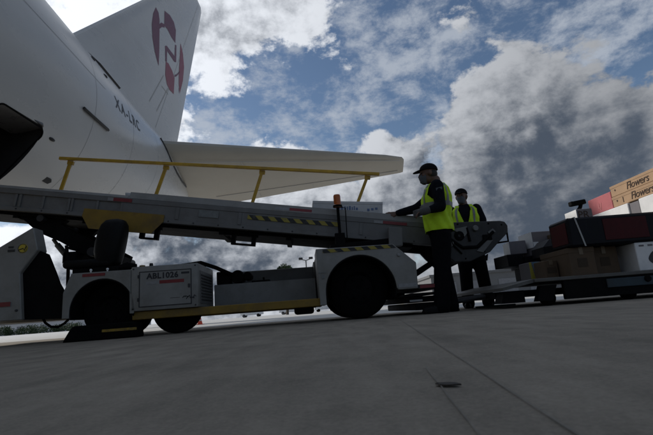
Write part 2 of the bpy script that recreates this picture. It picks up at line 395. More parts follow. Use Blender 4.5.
# registration letters wrapped on the skin
def wrapped_text(body, y0, th0, size, name, m, stretch=1.0, offset=.0, slope=0.):
    me = text_mesh(body, size, 0, offset, 0, 1.30)
    bm = bmesh.new(); bm.from_mesh(me); bmesh.ops.triangulate(bm, faces=bm.faces[:])
    for v in bm.verts:
        Y = y0 + v.co.x * stretch; w, bo, to = sec(Y); th = th0 + slope * (Y - y0) + v.co.y / ((w + (to - bo) / 2) / 2)
        v.co = surf(Y, th, .006) + JO
    bm.to_mesh(me); bm.free(); me.materials.clear(); me.materials.append(m)
    o = bpy.data.objects.new(name, me); C.objects.link(o); o.parent = jet
    return o
wrapped_text('XA-LRC', 8.92, R(7.0), .40, 'registration_lettering', M_reg, 1.02, .006)
def skin_line(pts, w, name, m, off=.004):
    b = MB(); P = [surf(y, R(t), off) + JO for y, t in pts]; vs = []
    for i, p in enumerate(P):
        d = (P[min(i + 1, len(P) - 1)] - P[max(i - 1, 0)]).normalized(); r = (p - JO) - Vector((XC, p.y, (sec(p.y)[1] + sec(p.y)[2]) / 2)); n = d.cross(r.normalized()).normalized() * w / 2
        vs.append((b.bm.verts.new(p + n), b.bm.verts.new(p - n)))
    for A, B in zip(vs, vs[1:]): b.bm.faces.new((A[0], A[1], B[1], B[0]))
    return b.build(name, m, jet)
skin_line([(y, 12) for y in [4 + .4 * i for i in range(12)]], .012, 'skin_seam', M_seam)
skin_line([(y, 33) for y in [5 + .4 * i for i in range(28)]], .014, 'skin_seam', M_seam)
for y in (4.9, 7.9, 10.1, 12.4): skin_line([(y, t) for t in range(-80, 70, 3)], .012, 'skin_seam', M_seam)
b = MB(); b.tube([surf(7.40, R(-9.8), .02) + JO, surf(7.46, R(-10.2), .035) + JO, surf(8.48, R(-11), .035) + JO, surf(8.55, R(-11), .02) + JO], .028, 8); b.build('grab_rail', M_dark, jet, True)
b = MB(); b.prism([(-.1, -.05), (.06, -.06), (.11, .0), (.06, .05), (-.08, .06)], 0, .02, 'z', M=Matrix.Translation(surf(7.57, R(-48), -.004) + JO) @ (Matrix(((0, .67, .74, 0), (1, 0, 0, 0), (0, .74, -.67, 0), (0, 0, 0, 1)))))
b.build('drain_vent', M_dark, jet)
for y, t in ((8.3, 31), (8.75, 26), (6.9, -30)):
    b = MB(); b.ball(surf(y, R(t), 0) + JO, (.03, .09, .03), 10, 6); b.build('static_port', M_dark, jet, True)
b = MB()
b.loft([[surf(y, R(t), o_) + JO for t, o_ in ((38, -.02), (38, .05), (52, .05), (52, -.02))] for y in (8.9, 9.0, 9.9, 10.1)]); b.build('fairing_strip', M_dark, jet)
# tail fin
def fin_le(z): return 10.79 + (z - 8.39) * .955
def fin_te(z): return 18.48 + (z - 8.14) * .422
def fin_t(z): return .20 - .06 * (z - 6) / 12
b = MB(); rings = []
PROF = [(0, 0), (.012, .4), (.04, .75), (.10, 1), (.80, 1), (1, .12)]
for z in (6.2, 9, 12, 15, 17.6, 17.95, 18.02):
    l, t, h = fin_le(z), fin_te(z), fin_t(z)
    if z > 17.7: l += (z - 17.7) * 2.2; h *= .8
    if z > 18: h *= .4; t -= .6
    rings.append([Vector((s * h * k, l + (t - l) * c, z)) for s, seq in ((1, PROF), (-1, PROF[::-1])) for c, k in seq if not (s == -1 and c == 0)])
b.loft(rings); fin = b.build('tail_fin', M_paint, jet, True, sharp=25)
def fin_decal(poly, m, name, lift=.008):
    b = MB(); f = b.bm.faces.new([b.bm.verts.new((fin_t(z) + lift, y, z)) for y, z in poly]); return b.build(name, m, fin)
def smooth_poly(P, n=3):
    out = []; N = len(P)
    for i in range(N):
        p0, p1, p2, p3 = (Vector(P[(i + k - 1) % N]) for k in range(4))
        for j in range(n):
            t = j / n; out.append(tuple(.5 * ((2 * p1) + (p2 - p0) * t + (2 * p0 - 5 * p1 + 4 * p2 - p3) * t * t + (3 * p1 - p0 - 3 * p2 + p3) * t ** 3)))
    return out
fin_decal([(15.57, 12.81), (15.31, 12.33), (15.17, 11.73), (15.24, 11.18), (15.48, 10.69), (15.86, 10.31), (15.92, 10.9), (15.94, 11.69), (15.96, 12.5), (15.85, 12.77)], M_maroon, 'emblem_piece')
fin_decal([(16.51, 13.37), (17.14, 13.63), (17.64, 13.64), (17.9, 13.4), (17.81, 12.67), (17.34, 12.63), (16.86, 12.69), (16.48, 12.62)], M_maroon, 'emblem_piece')
fin_decal([(16.64, 10.99), (16.57, 10.33), (16.76, 10.0), (17.07, 9.9), (17.55, 9.96), (17.68, 10.81), (17.39, 11.0), (16.95, 11.1)], M_red_l, 'emblem_piece')
fin_decal([(18.53, 13.15), (18.85, 12.78), (18.99, 12.14), (18.79, 11.3), (18.32, 10.37), (18.23, 10.82), (18.24, 11.37), (18.38, 12.16)], M_red_l, 'emblem_piece')
fin_decal([(15.94, 12.07), (16.22, 12.36), (16.52, 12.54), (16.48, 12.68), (16.16, 12.53), (15.9, 12.24)], M_maroon, 'emblem_line')
fin_decal([(16.56, 11.69), (16.74, 11.82), (17.70, 11.92), (17.78, 12.56), (17.96, 12.65), (17.90, 11.74), (17.68, 11.62), (16.79, 11.60), (16.76, 11.05), (16.59, 10.98)], M_maroon, 'emblem_line')
fin_decal([(17.68, 10.97), (17.97, 11.18), (18.38, 11.59), (18.37, 11.5), (17.97, 11.08), (17.68, 10.86)], M_maroon, 'emblem_line')
def fin_line(p, q, w, name='rudder_seam'):
    d = (Vector(q) - Vector(p)).normalized(); n = Vector((-d.y, d.x)) * w / 2
    return fin_decal([tuple(Vector(p) + n), tuple(Vector(p) - n), tuple(Vector(q) - n), tuple(Vector(q) + n)], M_seam, name, .006)
fin_line((fin_le(7.5) + .68 * (fin_te(7.5) - fin_le(7.5)), 7.5), (fin_le(17.6) + .68 * (fin_te(17.6) - fin_le(17.6)), 17.6), .018)
fin_line((15.0, 8.32), (16.4, 10.2), .05); fin_line((15.67, 8.23), (16.88, 9.87), .05); fin_line((16.2, 9.6), (16.9, 9.6), .04)
# horizontal stabiliser
def airfoil(le, te, th):
    le, te = Vector(le), Vector(te); up = Vector((0, 0, 1))
    P = [(0, 0), (.01, .35), (.035, .62), (.09, .88), (.25, 1), (.5, .85), (.75, .5), (1, .06)]
    top = [le.lerp(te, c) + up * th * k * .45 for c, k in P]; bot = [le.lerp(te, c) - up * th * k * .55 for c, k in P]
    return top + bot[::-1][0:-1]
for sgn, nm2 in ((1, 'tailplane'), (-1, 'tailplane')):
    b = MB(); rings = []
    for t in (0, .2, .45, .7, .9, .985, 1.0):
        le = Vector((-6.0, 13.25, 5.95)).lerp(Vector((3.85, 19.2, 6.82)), t); te = Vector((-6.0, 20.1, 5.35)).lerp(Vector((3.95, 20.75, 6.55)), t)
        th = .78 + (.2 - .78) * t
        if t > .95: th *= .8; le = le + Vector((0, .12, 0))
        if t == 1.0: th *= .4; le = le + Vector((0, .25, 0)); te = te + Vector((0, -.06, 0))
        r = airfoil(le + JO, te + JO, th)
        if sgn < 0: r = [Vector((-p.x, p.y, p.z)) for p in r][::-1]
        rings.append(r)
    b.loft(rings); tp = b.build(nm2, M_stab, jet, True, sharp=30)
    if sgn > 0:
        def stab_line(t0, c0, t1, c1, w):
            b = MB(); Q = []
            for t, c in ((t0, c0), (t1, c1)):
                le = Vector((-6.0, 13.25, 5.95)).lerp(Vector((3.85, 19.2, 6.82)), t); te = Vector((-6.0, 20.1, 5.35)).lerp(Vector((3.95, 20.75, 6.55)), t); th = .78 - .58 * t
                k = 1 if c < .3 else (.85 if c < .6 else .5 + (.75 - c) * 1.4)
                Q.append(le.lerp(te, c) - Vector((0, 0, th * .55 * k + .012)) + JO)
            b.tube(Q, w, 5); b.build('elevator_seam', M_seam, tp)
        stab_line(.12, .75, .97, .75, .014); stab_line(.3, .1, .3, .95, .01); stab_line(.55, .1, .55, .95, .01); stab_line(.12, .09, .97, .09, .012)
        # root fairing line
        b = MB(); b.tube([surf(y, R(t), .012) + JO for y, t in ((13.3, 30), (13.55, 18), (14.0, 6), (14.8, -4), (15.8, -12), (16.8, -18), (17.8, -21), (18.6, -22))], .035, 6); b.build('root_seal', M_dark, jet, True)
# main landing gear (behind the camera) carries the fuselage
for s in (-1, 1):
    b = MB(); b.tube([(s * 1.9, -16, 2.6), (s * 2.6, -16, .6)], [.2, .14], 12); b.box(s * 2.6 - .1, s * 2.6 + .1, -17, -15, .5, .75); lg = b.build('gear_leg', M_dark, jet, True)
    for y in (-16.8, -15.2):
        for dx in (-.38, .38):
            b = MB(); b.lathe([(.2, -.2), (.5, -.2), (.6, -.12), (.62, 0), (.6, .12), (.5, .2), (.2, .2)], (s * 2.6 + dx, y, .624), 'x', 24); b.build('gear_tyre', M_rub, lg, True)
b = MB(); b.tube([(0, -33, 2.6), (0, -33, .5)], .12, 12); lg = b.build('nose_gear_leg', M_dark, jet, True)
for dx in (-.25, .25):
    b = MB(); b.lathe([(.15, -.15), (.4, -.15), (.5, -.08), (.5, .08), (.4, .15), (.15, .15)], (dx, -33, .504), 'x', 24); b.build('gear_tyre', M_rub, lg, True)

# ------------------------------------------------------------------ belt loader
LY = Vector((0, 4.72, 0))
ldr = thing('belt_loader', 'dirty white belt loader with raised conveyor and yellow handrail beside the jet', 'belt loader', LY, R(4.0))
def arc(cx_, cz, r, a0, a1, n=18):
    return [(cx_ + r * math.cos(R(a0 + (a1 - a0) * i / n)), cz + r * math.sin(R(a0 + (a1 - a0) * i / n))) for i in range(n + 1)]
W = 1.72
# front body
b = MB(); b.prism([(-4.35, .27), (-4.35, .50), (-3.45, 1.035), (-3.13, 1.225), (-3.07, .975), (-3.235, .742), (-3.185, .262)], 0, .18, bev=.008); fb = b.build('front_body', M_lw, ldr)
b = MB(); b.prism([(-4.35, .27), (-4.35, .50), (-3.15, .50), (-3.12, .262)], W - .35, W, bev=.008); b.build('front_body', M_lw, ldr)
b = MB(); b.prism([(-4.3, .3), (-4.3, .48), (-3.25, .48), (-3.25, .3)], .352, W - .352); b.build('front_bulkhead', M_blk, ldr)
b = MB(); b.prism([(-3.233, .742), (-3.07, .97), (-2.99, .93), (-2.90, .72), (-2.86, .615), (-2.79, .495), (-2.79, .245), (-3.183, .263)], .05, .085); b.build('footwell_panel', M_blk, ldr)
b = MB(); b.box(-4.3, -3.30, -.006, -.0005, .405, .455); rs = b.build('reflective_tape', M_refl_s, fb)
b = MB(); b.box(-3.9, -3.30, -.009, -.0062, .407, .453); b.build('reflective_tape', M_refl_r, fb)
b = MB(); b.lathe([(0, -.006), (.048, -.006), (.05, -.0005)], (-3.22, 0, 1.0), 'y', 24); st_ = b.build('warning_sticker', M_yst, fb)
b = MB(); b.tube([(-3.255, -.008, .985), (-3.215, -.008, 1.0), (-3.20, -.008, .975), (-3.185, -.008, 1.02)], .005, 6); b.build('sticker_mark', M_reg, st_)
b = MB(); b.lathe([(.041, -.0075), (.047, -.0075)], (-3.22, 0, 1.0), 'y', 24); b.build('sticker_rim', M_reg, st_)
b = MB(); b.box(-3.37, -3.30, -.005, -.0005, .97, .995); b.box(-3.365, -3.315, -.005, -.0005, 1.01, 1.03); b.build('small_decal', M_reg, fb)
b = MB(); b.lathe([(0, -.012), (.012, -.012), (.014, 0)], (-3.24, 0, .36), 'y', 12); b.build('bolt', M_dark, fb)
# front wheel-arch body
AX, AZ, AR = -2.395, .30, .325
b = MB(); b.prism([(-2.79, .24), (-2.79, .50), (-2.715, .70), (-2.107, .70), (-2.107, .25)] + arc(AX, AZ, AR, -9, 189, 22)[0:1] + arc(AX, AZ, AR, 0, 180, 22) + [(AX - AR, .24)], 0, .45, bev=.004); wb = b.build('front_fender', M_lw, ldr)
b = MB(); b.prism([(-2.79, .24), (-2.79, .50), (-2.715, .70), (-2.107, .70), (-2.107, .25)] + arc(AX, AZ, AR, 0, 180, 22) + [(AX - AR, .24)], W - .45, W, bev=.004); b.build('front_fender', M_lw, ldr)
def arch_liner(cx_, cz, r, y0, y1, parent):
    b = MB(); o_ = arc(cx_, cz, r - .002, -14, 194, 26); i_ = arc(cx_, cz, r - .014, -14, 194, 26)
    b.prism(o_ + i_[::-1], y0, y1); b.box(cx_ - r + .03, cx_ + r - .03, y1 - .03, y1 - .01, cz - .08, cz + r * .7); return b.build('wheel_arch_liner', M_blk, parent)
arch_liner(AX, AZ, AR, .004, .45, wb)
b = MB(); b.box(-2.60, -2.37, -.005, -.0005, .655, .685); b.build('reflective_tape', M_refl_r, wb)
b = MB(); b.box(-2.72, -2.11, .452, W - .452, .40, .70); b.build('cab_floor', M_blk, ldr)
def wheel(x, y, r, w, parent, rimc=M_lg):
    b = MB(); b.lathe([(r * .58, -w / 2), (r * .86, -w / 2), (r * .96, -w * .42), (r, -w * .3), (r, w * .3), (r * .96, w * .42), (r * .86, w / 2), (r * .58, w / 2)], (x, y, r + .005), 'y', 36)
    t = b.build('wheel', M_rub, parent, True)
    b = MB(); b.lathe([(0, -w * .22), (r * .2, -w * .3), (r * .45, -w * .28), (r * .56, -w * .48), (r * .6, -w * .48), (r * .6, w * .45), (0, w * .45)], (x, y, r + .005), 'y', 28); b.build('rim', rimc, t, True)
    for k in range(6):
        a = R(60 * k); b = MB(); b.lathe([(0, -.02), (.012, -.02), (.014, 0)], (x + r * .33 * math.cos(a), y - w * .29, r + .005 + r * .33 * math.sin(a)), 'y', 8); b.build('wheel_nut', M_blk, t)
    return t
wheel(AX, .29, .29, .2, ldr, M_blk); wheel(AX - .25, W - .29, .29, .2, ldr, M_blk)
wheel(-1.70, .30, .262, .18, ldr, M_blk)
# engine box
b = MB(); b.box(-2.105, -1.41, 0, .80, .262, .725, .012, 2); eb = b.build('engine_cover', M_lw, ldr, True)
b = MB(); x0, x1, z0, z1 = -2.02, -1.478, .298, .668
for q in ((x0, x1, z1 - .008, z1), (x0, x1, z0, z0 + .008), (x0, x0 + .008, z0 + .008, z1 - .008), (x1 - .008, x1, z0 + .008, z1 - .008)): b.box(q[0], q[1], -.006, -.0005, q[2], q[3])
b.build('door_outline', M_reg, eb)
b = MB(); b.box(x0 + .0085, x1 - .0085, -.004, -.0003, z0 + .0085, z1 - .0085, .0015); dr = b.build('access_door', M_lw, eb)
MT = Matrix(((1, 0, 0, 0), (0, 0, 1, 0), (0, 1, 0, 0), (0, 0, 0, 1)))   # text plane facing the camera side
def face_text(name, body, x, z, size, m, parent, y=-.006, **k):
    Mx = Matrix.Translation((x, y, z)) @ Matrix.Rotation(R(90), 4, 'X')
    return text_obj(name, body, size, m, parent, Mx, **k)
face_text('fleet_number', 'ABL1026', -1.94, .588, .082, M_reg, dr, extrude=.0008, offset=.0032, spacing=1.08)
b = MB(); b.box(-1.81, -1.555, -.0055, -.0042, .530, .565); b.build('red_band', M_refl_r, dr)
b = MB(); b.box(-1.955, -1.812, -.0055, -.0042, .528, .560); b.build('grey_band', M_refl_s, dr)
b = MB(); b.box(-1.585, -1.50, -.0055, -.0042, .618, .640); b.build('small_decal', M_reg, dr)
b = MB()
random.seed(5)
for k in range(7): b.tube([(-1.57 + .018 * k, -.006, .365 + random.uniform(-.015, .015)), (-1.555 + .018 * k, -.006, .375 + random.uniform(-.012, .018)), (-1.54 + .018 * k, -.006, .362 + random.uniform(-.012, .02))], .004, 5)
b.box(-1.70, -1.60, -.0055, -.0042, .372, .376)
b.build('maker_mark', M_reg, dr)
b = MB(); b.box(-1.409, -1.404, .08, .70, .30, .65); sv = b.build('side_panel', M_lg, eb)
for k in range(9):
    b = MB(); b.box(-1.404, -1.396, .12, .66, .335 + .033 * k, .348 + .033 * k); b.build('louvre', M_dark, sv)
b = MB(); b.lathe([(0, .06), (.018, .06), (.022, .03), (.014, .03), (.014, 0)], (-1.98, .25, .725), 'z', 14); b.build('filler_cap', M_dark, eb, True)
b = MB(); b.lathe([(0, .04), (.03, .035), (.035, 0)], (-2.06, .2, .725), 'z', 14); b.build('filler_cap', M_ly, eb, True)
b = MB(); b.box(-1.75, -1.43, .3, .5, .726, .742, .004); b.tube([(-1.72, .42, .75), (-1.5, .55, .79), (-1.36, .72, .74), (-1.2, .86, .66), (-1.1, .9, .60)], .026, 8); b.build('hose', M_rub, eb, True)
for z in (.36, .60):
    b = MB(); b.box(-2.034, -2.014, -.012, -.0065, z, z + .035, .002); b.build('door_hinge', M_dark, dr)
b = MB(); b.box(-1.515, -1.492, -.014, -.0065, .47, .51, .003); b.build('door_latch', M_dark, dr)
for x in (-2.08, -1.44):
    for z in (.285, .70):
        b = MB(); b.lathe([(0, -.007), (.007, -.006), (.009, 0)], (x, 0, z), 'y', 8); b.build('bolt', M_dark, eb)
# chassis and sill
b = MB(); b.box(-2.10, -.13, .04, .14, .175, .258, .006); sb = b.build('sill_beam', M_ly, ldr)
b = MB(); b.box(-2.10, -.13, W - .14, W - .04, .175, .258, .006); b.build('sill_beam', M_ly, ldr)
b = MB(); b.box(-2.08, .9, .51, W - .51, .20, .262); b.build('chassis_plate', M_blk, ldr)
b = MB(); b.box(-1.40, -.142, .80, 1.25, .264, .535, .008); b.build('centre_deck', M_lw, ldr)
b = MB(); b.box(-1.40, -.142, 1.36, W - .002, .264, .735, .008); b.build('rear_side_cover', M_lg, ldr)
b = MB(); b.lathe([(0, -.12), (.075, -.12), (.085, -.1), (.085, .1), (.075, .12), (0, .12)], (-1.12, .98, .625), 'y', 22); b.lathe([(0, -.10), (.05, -.10), (.058, -.08), (.058, .08), (.05, .1), (0, .1)], (-1.0, 1.0, .63), 'y', 22); b.build('hydraulic_motor', M_blk, ldr, True)
b = MB(); b.box(-1.38, -1.22, .86, 1.1, .536, .70, .01); b.build('valve_block', M_blk, ldr)
b = MB(); b.box(-.95, -.72, .9, 1.05, .536, .565, .006); b.tube([(-.80, .95, .56), (-.80, .95, .60)], .012, 8); b.build('fluid_gauge', M_blk, ldr)
# rear wheel housing body
RX, RZ, RR = .318, .305, .385
prof = [(-.135, .18), (-.145, .785), (.71, .785), (.945, .565), (.935, .285), (RX + RR + .02, .285)] + arc(RX, RZ, RR, 0, 180, 26) + [(RX - RR, .18)]
b = MB(); b.prism(prof, 0, .5, bev=.005); rb = b.build('rear_body', M_lw, ldr)
b = MB(); b.prism(prof, W - .5, W, bev=.005); rb2 = b.build('rear_body', M_lw, ldr)
arch_liner(RX, RZ, RR, .004, .5, rb); arch_liner(RX, RZ, RR, W - .5, W - .004, rb2)
b = MB(); b.box(-.14, .70, .502, W - .502, .264, .75); b.build('rear_inner_body', M_blk, ldr)
b = MB(); b.prism([(-.07, .735), (-.07, .772), (.70, .780), (.74, .742)], -.006, -.0006); b.build('hazard_stripe', M_haz, rb)
b = MB(); b.lathe([(0, -.022), (.016, -.02), (.02, 0)], (.76, 0, .66), 'y', 12); b.build('side_marker', M_refl_s, rb, True)
b = MB(); b.box(.72, .93, -.006, -.0006, .305, .345); b.build('reflective_tape', M_refl_s, rb)
b = MB(); b.box(-.13, -.055, -.006, -.0006, .52, .532); b.box(-.10, -.07, -.006, -.0006, .46, .50); b.build('small_decal', M_lab, rb)
wheel(RX, .30, .335, .24, ldr, M_blk); wheel(RX, W - .30, .335, .24, ldr, M_blk)
b = MB(); b.box(-.42, -.2, .18, .4, .10, .19, .03, 2); b.build('hydraulic_tank', M_blk, ldr, True)
# rear bumper and steps
b = MB(); b.box(.94, 1.30, .02, W - .02, .275, .325, .006); bm_ = b.build('rear_bumper', M_dark, ldr)
b = MB(); b.box(.96, 1.29, .012, .0195, .283, .318); b.build('reflective_tape', M_refl_r, bm_)
b = MB(); b.prism([(.76, .20), (1.28, .215), (1.28, .235), (.86, .235)], .05, W - .05); b.box(.90, 1.30, .06, W - .06, .05, .13, .01); b.box(.82, 1.26, .1, W - .1, .135, .198); b.build('step', M_blk, ldr)
b = MB(); b.box(.84, .98, .052, .058, .145, .165); b.build('licence_plate', M_refl_s, ldr)
b = MB(); b.prism([(.90, .44), (1.20, .60), (1.22, .54), (.93, .38)], .3, .38); b.build('brace', M_blk, ldr)
# seat and controls
b = MB(); rings = []
for z, xc_, hx, hy in ((.78, -2.40, .09, .12), (.82, -2.405, .12, .14), (.93, -2.40, .145, .15), (1.04, -2.385, .15, .15), (1.15, -2.365, .145, .145), (1.225, -2.35, .13, .13), (1.27, -2.34, .10, .10), (1.285, -2.335, .05, .06)):
    rings.append([Vector((xc_ + hx * math.copysign(abs(math.cos(a)) ** .7, math.cos(a)), .165 + hy * math.copysign(abs(math.sin(a)) ** .7, math.sin(a)), z)) for a in [2 * math.pi * k / 28 for k in range(28)]])
b.loft(rings); b.build('seat_back', M_vinyl, ldr, True, sharp=60)
b = MB(); b.box(-2.84, -2.34, .03, .40, .76, .85, .04, 3); b.build('seat_cushion', M_vinyl, ldr, True)
b = MB(); b.box(-2.74, -2.26, .06, .42, .702, .76, .01); b.build('seat_base', M_blk, ldr)
b = MB(); b.tube([(-2.26, .1, .74), (-2.18, .1, .755), (-2.09, .1, .74)], [.03, .042, .03], 10); b.build('air_filter', M_blk, ldr, True)
b = MB(); n = 28
pts = [Vector((-2.95, .62, 1.05)) + Vector((math.cos(R(35)) * .14 * math.cos(2 * math.pi * k / n), .17 * math.sin(2 * math.pi * k / n), -math.sin(R(12)) * .14 * math.cos(2 * math.pi * k / n))) for k in range(n + 1)]
b.tube(pts, .013, 8, cap=False)
for k in (0, 9, 19): b.tube([pts[k], (-2.95, .62, 1.03)], .008, 6)
b.tube([(-2.95, .62, 1.04), (-2.99, .62, .80)], .022, 8); b.build('steering_wheel', M_blk, ldr, True)
b = MB(); b.box(-3.02, -2.86, .38, .88, .86, 1.0, .015); b.build('dashboard', M_blk, ldr)
b = MB(); b.tube([(-2.79, .1, .30), (-2.80, .1, .80), (-2.83, .1, 1.02)], .018, 8); b.build('grab_post', M_blk, ldr, True)
for x in (-2.53, -2.36):
    b = MB(); b.ball((x, .03, .725), (.014, .014, .014), 10, 8); b.tube([(x, .03, .70), (x, .03, .72)], .008, 8); b.build('white_knob', mat('white_plastic', (.8, .8, .8), .3), ldr, True)  # two small white balls on short stems
b = MB(); b.tube([(-3.10, .2, .30), (-3.06, .2, .22), (-3.0, .2, .175), (-2.93, .2, .165), (-2.86, .2, .20), (-2.80, .2, .26)], .014, 8); b.build('hanging_hose', M_rub, ldr, True)
# lift arms
for y in (.48, 1.24):
    b = MB(); b.prism([(-3.70, 1.58), (-3.02, 1.52), (-2.98, 1.46), (-3.10, 1.35), (-2.58, 1.03), (-2.62, .93), (-2.72, .90), (-3.10, 1.14), (-3.36, 1.27), (-3.50, 1.40)], y, y + .09, bev=.006); b.build('lift_arm', M_blk, ldr)
b = MB(); b.tube([(-3.25, .7, 1.15), (-3.05, .7, .90)], .035, 10); b.tube([(-3.3, .7, 1.22), (-3.2, .7, 1.08)], .022, 10); b.build('lift_cylinder', M_lg, ldr, True)
b = MB(); b.tube([(-2.66, .3, .97), (-2.66, 1.5, .97)], .05, 14); b.tube([(-3.3, .4, 1.42), (-3.3, 1.4, 1.42)], .04, 14); b.build('pivot_shaft', M_dark, ldr, True)
b = MB(); b.box(-2.74, -2.58, .56, 1.22, .66, 1.0); b.build('pivot_bracket', M_blk, ldr)
# conveyor (inclined)
SL = math.atan(.1500)
conv = MB(); conv.box(-5.15, 1.42, .02, .10, -.25, -.055)
conv = conv.build('conveyor_beam', M_lg, ldr, loc=(0, .35, 1.245), rot=(0, SL, 0))
CW = .80
def cpart(mb, name, m, **k): return mb.build(name, m, conv, **k)
b = MB(); b.box(-5.15, 1.42, 0, .11, -.06, .0, .004); b.box(-5.15, 1.42, 0, .11, -.262, -.215, .004); cpart(b, 'side_flange', M_lg)
b = MB(); b.prism([(0, 0.0), (.012, .002), (.03, .075), (.02, .078)], -2.3, 1.42, 'x'); cpart(b, 'side_guard', M_lw)
b = MB(); b.prism([(0, 0.0), (.012, .002), (.03, .03), (.02, .033)], -5.15, -2.31, 'x'); cpart(b, 'side_guard', M_lw)
b = MB(); b.box(-2.36, 1.42, .006, .02, -.214, -.061); cpart(b, 'web_plate', M_lg)
for s in (-5.0, -4.72, -4.45, -4.15, -3.87, -3.58, -3.53, -3.27, -2.975, -2.94, -2.65, -2.37):
    b = MB(); b.box(s - .014, s + .014, 0.002, .025, -.213, -.062, .003); cpart(b, 'web_rib', M_lg)
for s in (-1.72, -.99, .45):
    b = MB(); b.box(s - .02, s + .02, -.003, .005, -.21, -.064, .002); cpart(b, 'web_rib', M_lg)
b = MB(); b.box(-5.15, 1.42, CW - .1, CW, -.262, .0); cpart(b, 'far_beam', M_blk)
b = MB(); b.prism([(CW, 0.0), (CW - .012, .002), (CW - .03, .075), (CW - .02, .078)], -5.15, 1.42, 'x'); cpart(b, 'side_guard', M_lw)
b = MB(); b.box(-5.2, 1.5, .13, CW - .13, -.05, -.02); b.tube([(-5.2, .13, -.1), (-5.2, CW - .13, -.1)], .08, 18); cpart(b, 'belt', M_belt)
b = MB(); b.box(-4.9, 1.1, .09, CW - .101, -.30, -.075); cpart(b, 'belt_pan', M_blk)
for s in (-4.4, -3.6, -2.8, -1.2, -.4, .5):
    b = MB(); b.box(s - .03, s + .03, .101, CW - .101, -.33, -.301); cpart(b, 'cross_member', M_blk)
b = MB(); b.prism([(-2.78, -.17), (-2.79, -.26), (-2.69, -.40), (-1.98, -.40), (-1.86, -.25), (-1.86, -.17)], -.012, -.002); cpart(b, 'yellow_plate', M_ly)
def bracket(s0, s1, z1):
    b = MB()
    b.prism([(s0, -.33), (s1, -.33), (s1, z1), (s0, z1)], .2, .26) if False else None
    b.box(s0, s0 + .05, .12, .18, z1, -.30); b.box(s1 - .05, s1, .12, .18, z1, -.30); b.box(s0 + .05, s1 - .05, .12, .18, z1, z1 + .02); b.box(s0 - .09, s1 + .02, .12, .18, -.325, -.3005); return cpart(b, 'under_bracket', M_blk)
bracket(-1.08, -.79, -.43); bracket(-2.16, -1.94, -.45)
b = MB(); b.box(-1.47, -1.24, -.004, .0055, -.155, -.075); cpart(b, 'grey_plate', M_lab)
b = MB(); b.box(-.90, .20, -.004, .0055, -.135, -.085); cpart(b, 'hazard_stripe', M_haz)
TG = Matrix.Rotation(R(-22), 4, 'X')
def guard_tape(s0, s1, m, z0=.012, z1=.052):
    b = MB(); b.prism([(.002, z0), (.0015 + .005, z0), (.018, z1), (.0135, z1)], s0, s1, 'x'); cpart(b, 'reflective_tape', m)
guard_tape(-.585, -.42, M_refl_s); guard_tape(-.418, -.15, M_refl_r)
b = MB(); b.box(-2.54, -2.475, -.005, -.0006, -.052, -.012); cpart(b, 'reflective_tape', M_refl_s)
b = MB(); b.box(-2.474, -2.26, -.005, -.0006, -.052, -.012); cpart(b, 'reflective_tape', M_refl_r)
b = MB(); b.box(.60, .708, -.005, -.0006, -.055, -.02); cpart(b, 'reflective_tape', M_refl_s)
b = MB(); b.box(.709, 1.0, -.005, -.0006, -.055, -.02); cpart(b, 'reflective_tape', M_refl_r)
b = MB(); b.tube([(-4.9 + .15 * k, .075, -.275 - .012 * (k % 4 == 2)) for k in range(40)], .009, 6); cpart(b, 'cable', M_rub)
for k in range(22):
    b = MB(); b.lathe([(0, -.006), (.008, -.005), (.01, 0)], (-5.0 + .29 * k, 0, -.238), 'y', 8); cpart(b, 'bolt', M_dark)
# handrail, far side, posts leaning
posts = [(-3.60, -3.52), (-2.35, -2.22), (-1.03, -.89), (.36, .60)]
def rail_z(q): return .655 + (q + 3.64) * .0400
rail = MB(); rail.prism([(-3.66, rail_z(-3.66) - .022), (.76, rail_z(.76) - .022), (.76, rail_z(.76) + .022), (-3.66, rail_z(-3.66) + .022)], CW - .03, CW + .01, bev=.005); rail = cpart(rail, 'handrail', M_rail)
for p0, p1 in posts:
    b = MB(); zr = rail_z(p1) - .024
    b.prism([(p0 - .022, -.02), (p0 + .022, -.02), (p1 + .022, zr), (p1 - .022, zr)], CW + .012, CW + .042, bev=.003); b.build('post', M_rail, rail)
    b = MB(); b.box(p1 - .04, p1 + .04, CW + .011, CW + .05, zr - .05, zr + .004, .004); b.build('post_hinge', M_rail, rail)
# beacon on its pole
b = MB(); b.tube([(.16, .27, .785), (.16, .27, 1.30)], .018, 10); b.box(.10, .215, .24, .30, .785, .99, .004); b.tube([(.24, .27, .9), (.25, .27, 1.29), (.20, .27, 1.30)], .006, 6); bp_ = b.build('beacon_pole', M_blk, ldr, True)
b = MB(); b.lathe([(0, 0), (.05, 0), (.052, .02), (.042, .03), (.042, .13), (.036, .148), (0, .152)], (.16, .27, 1.305), 'z', 22); b.build('beacon', M_amber, bp_, True)
b = MB(); b.lathe([(.043, 0), (.055, 0), (.055, .022), (.043, .024)], (.16, .27, 1.303), 'z', 22); b.build('beacon_base', M_blk, bp_, True)
b = MB(); b.prism([(0.03, .79), (.04, .862), (.82, .895), (.82, .79)], .25, 1.3, bev=.005); b.build('support_plate', M_blk, ldr)
b = MB(); b.prism([(.715, .79), (.73, 1.02), (.89, 1.0), (.875, .79)], .22, .30, bev=.004); b.build('support_column', M_lg, ldr)
b = MB(); b.prism([(.80, .79), (.81, 1.02), (.95, 1.0), (.94, .79)], 1.1, 1.2, bev=.004); b.build('support_column', M_blk, ldr)
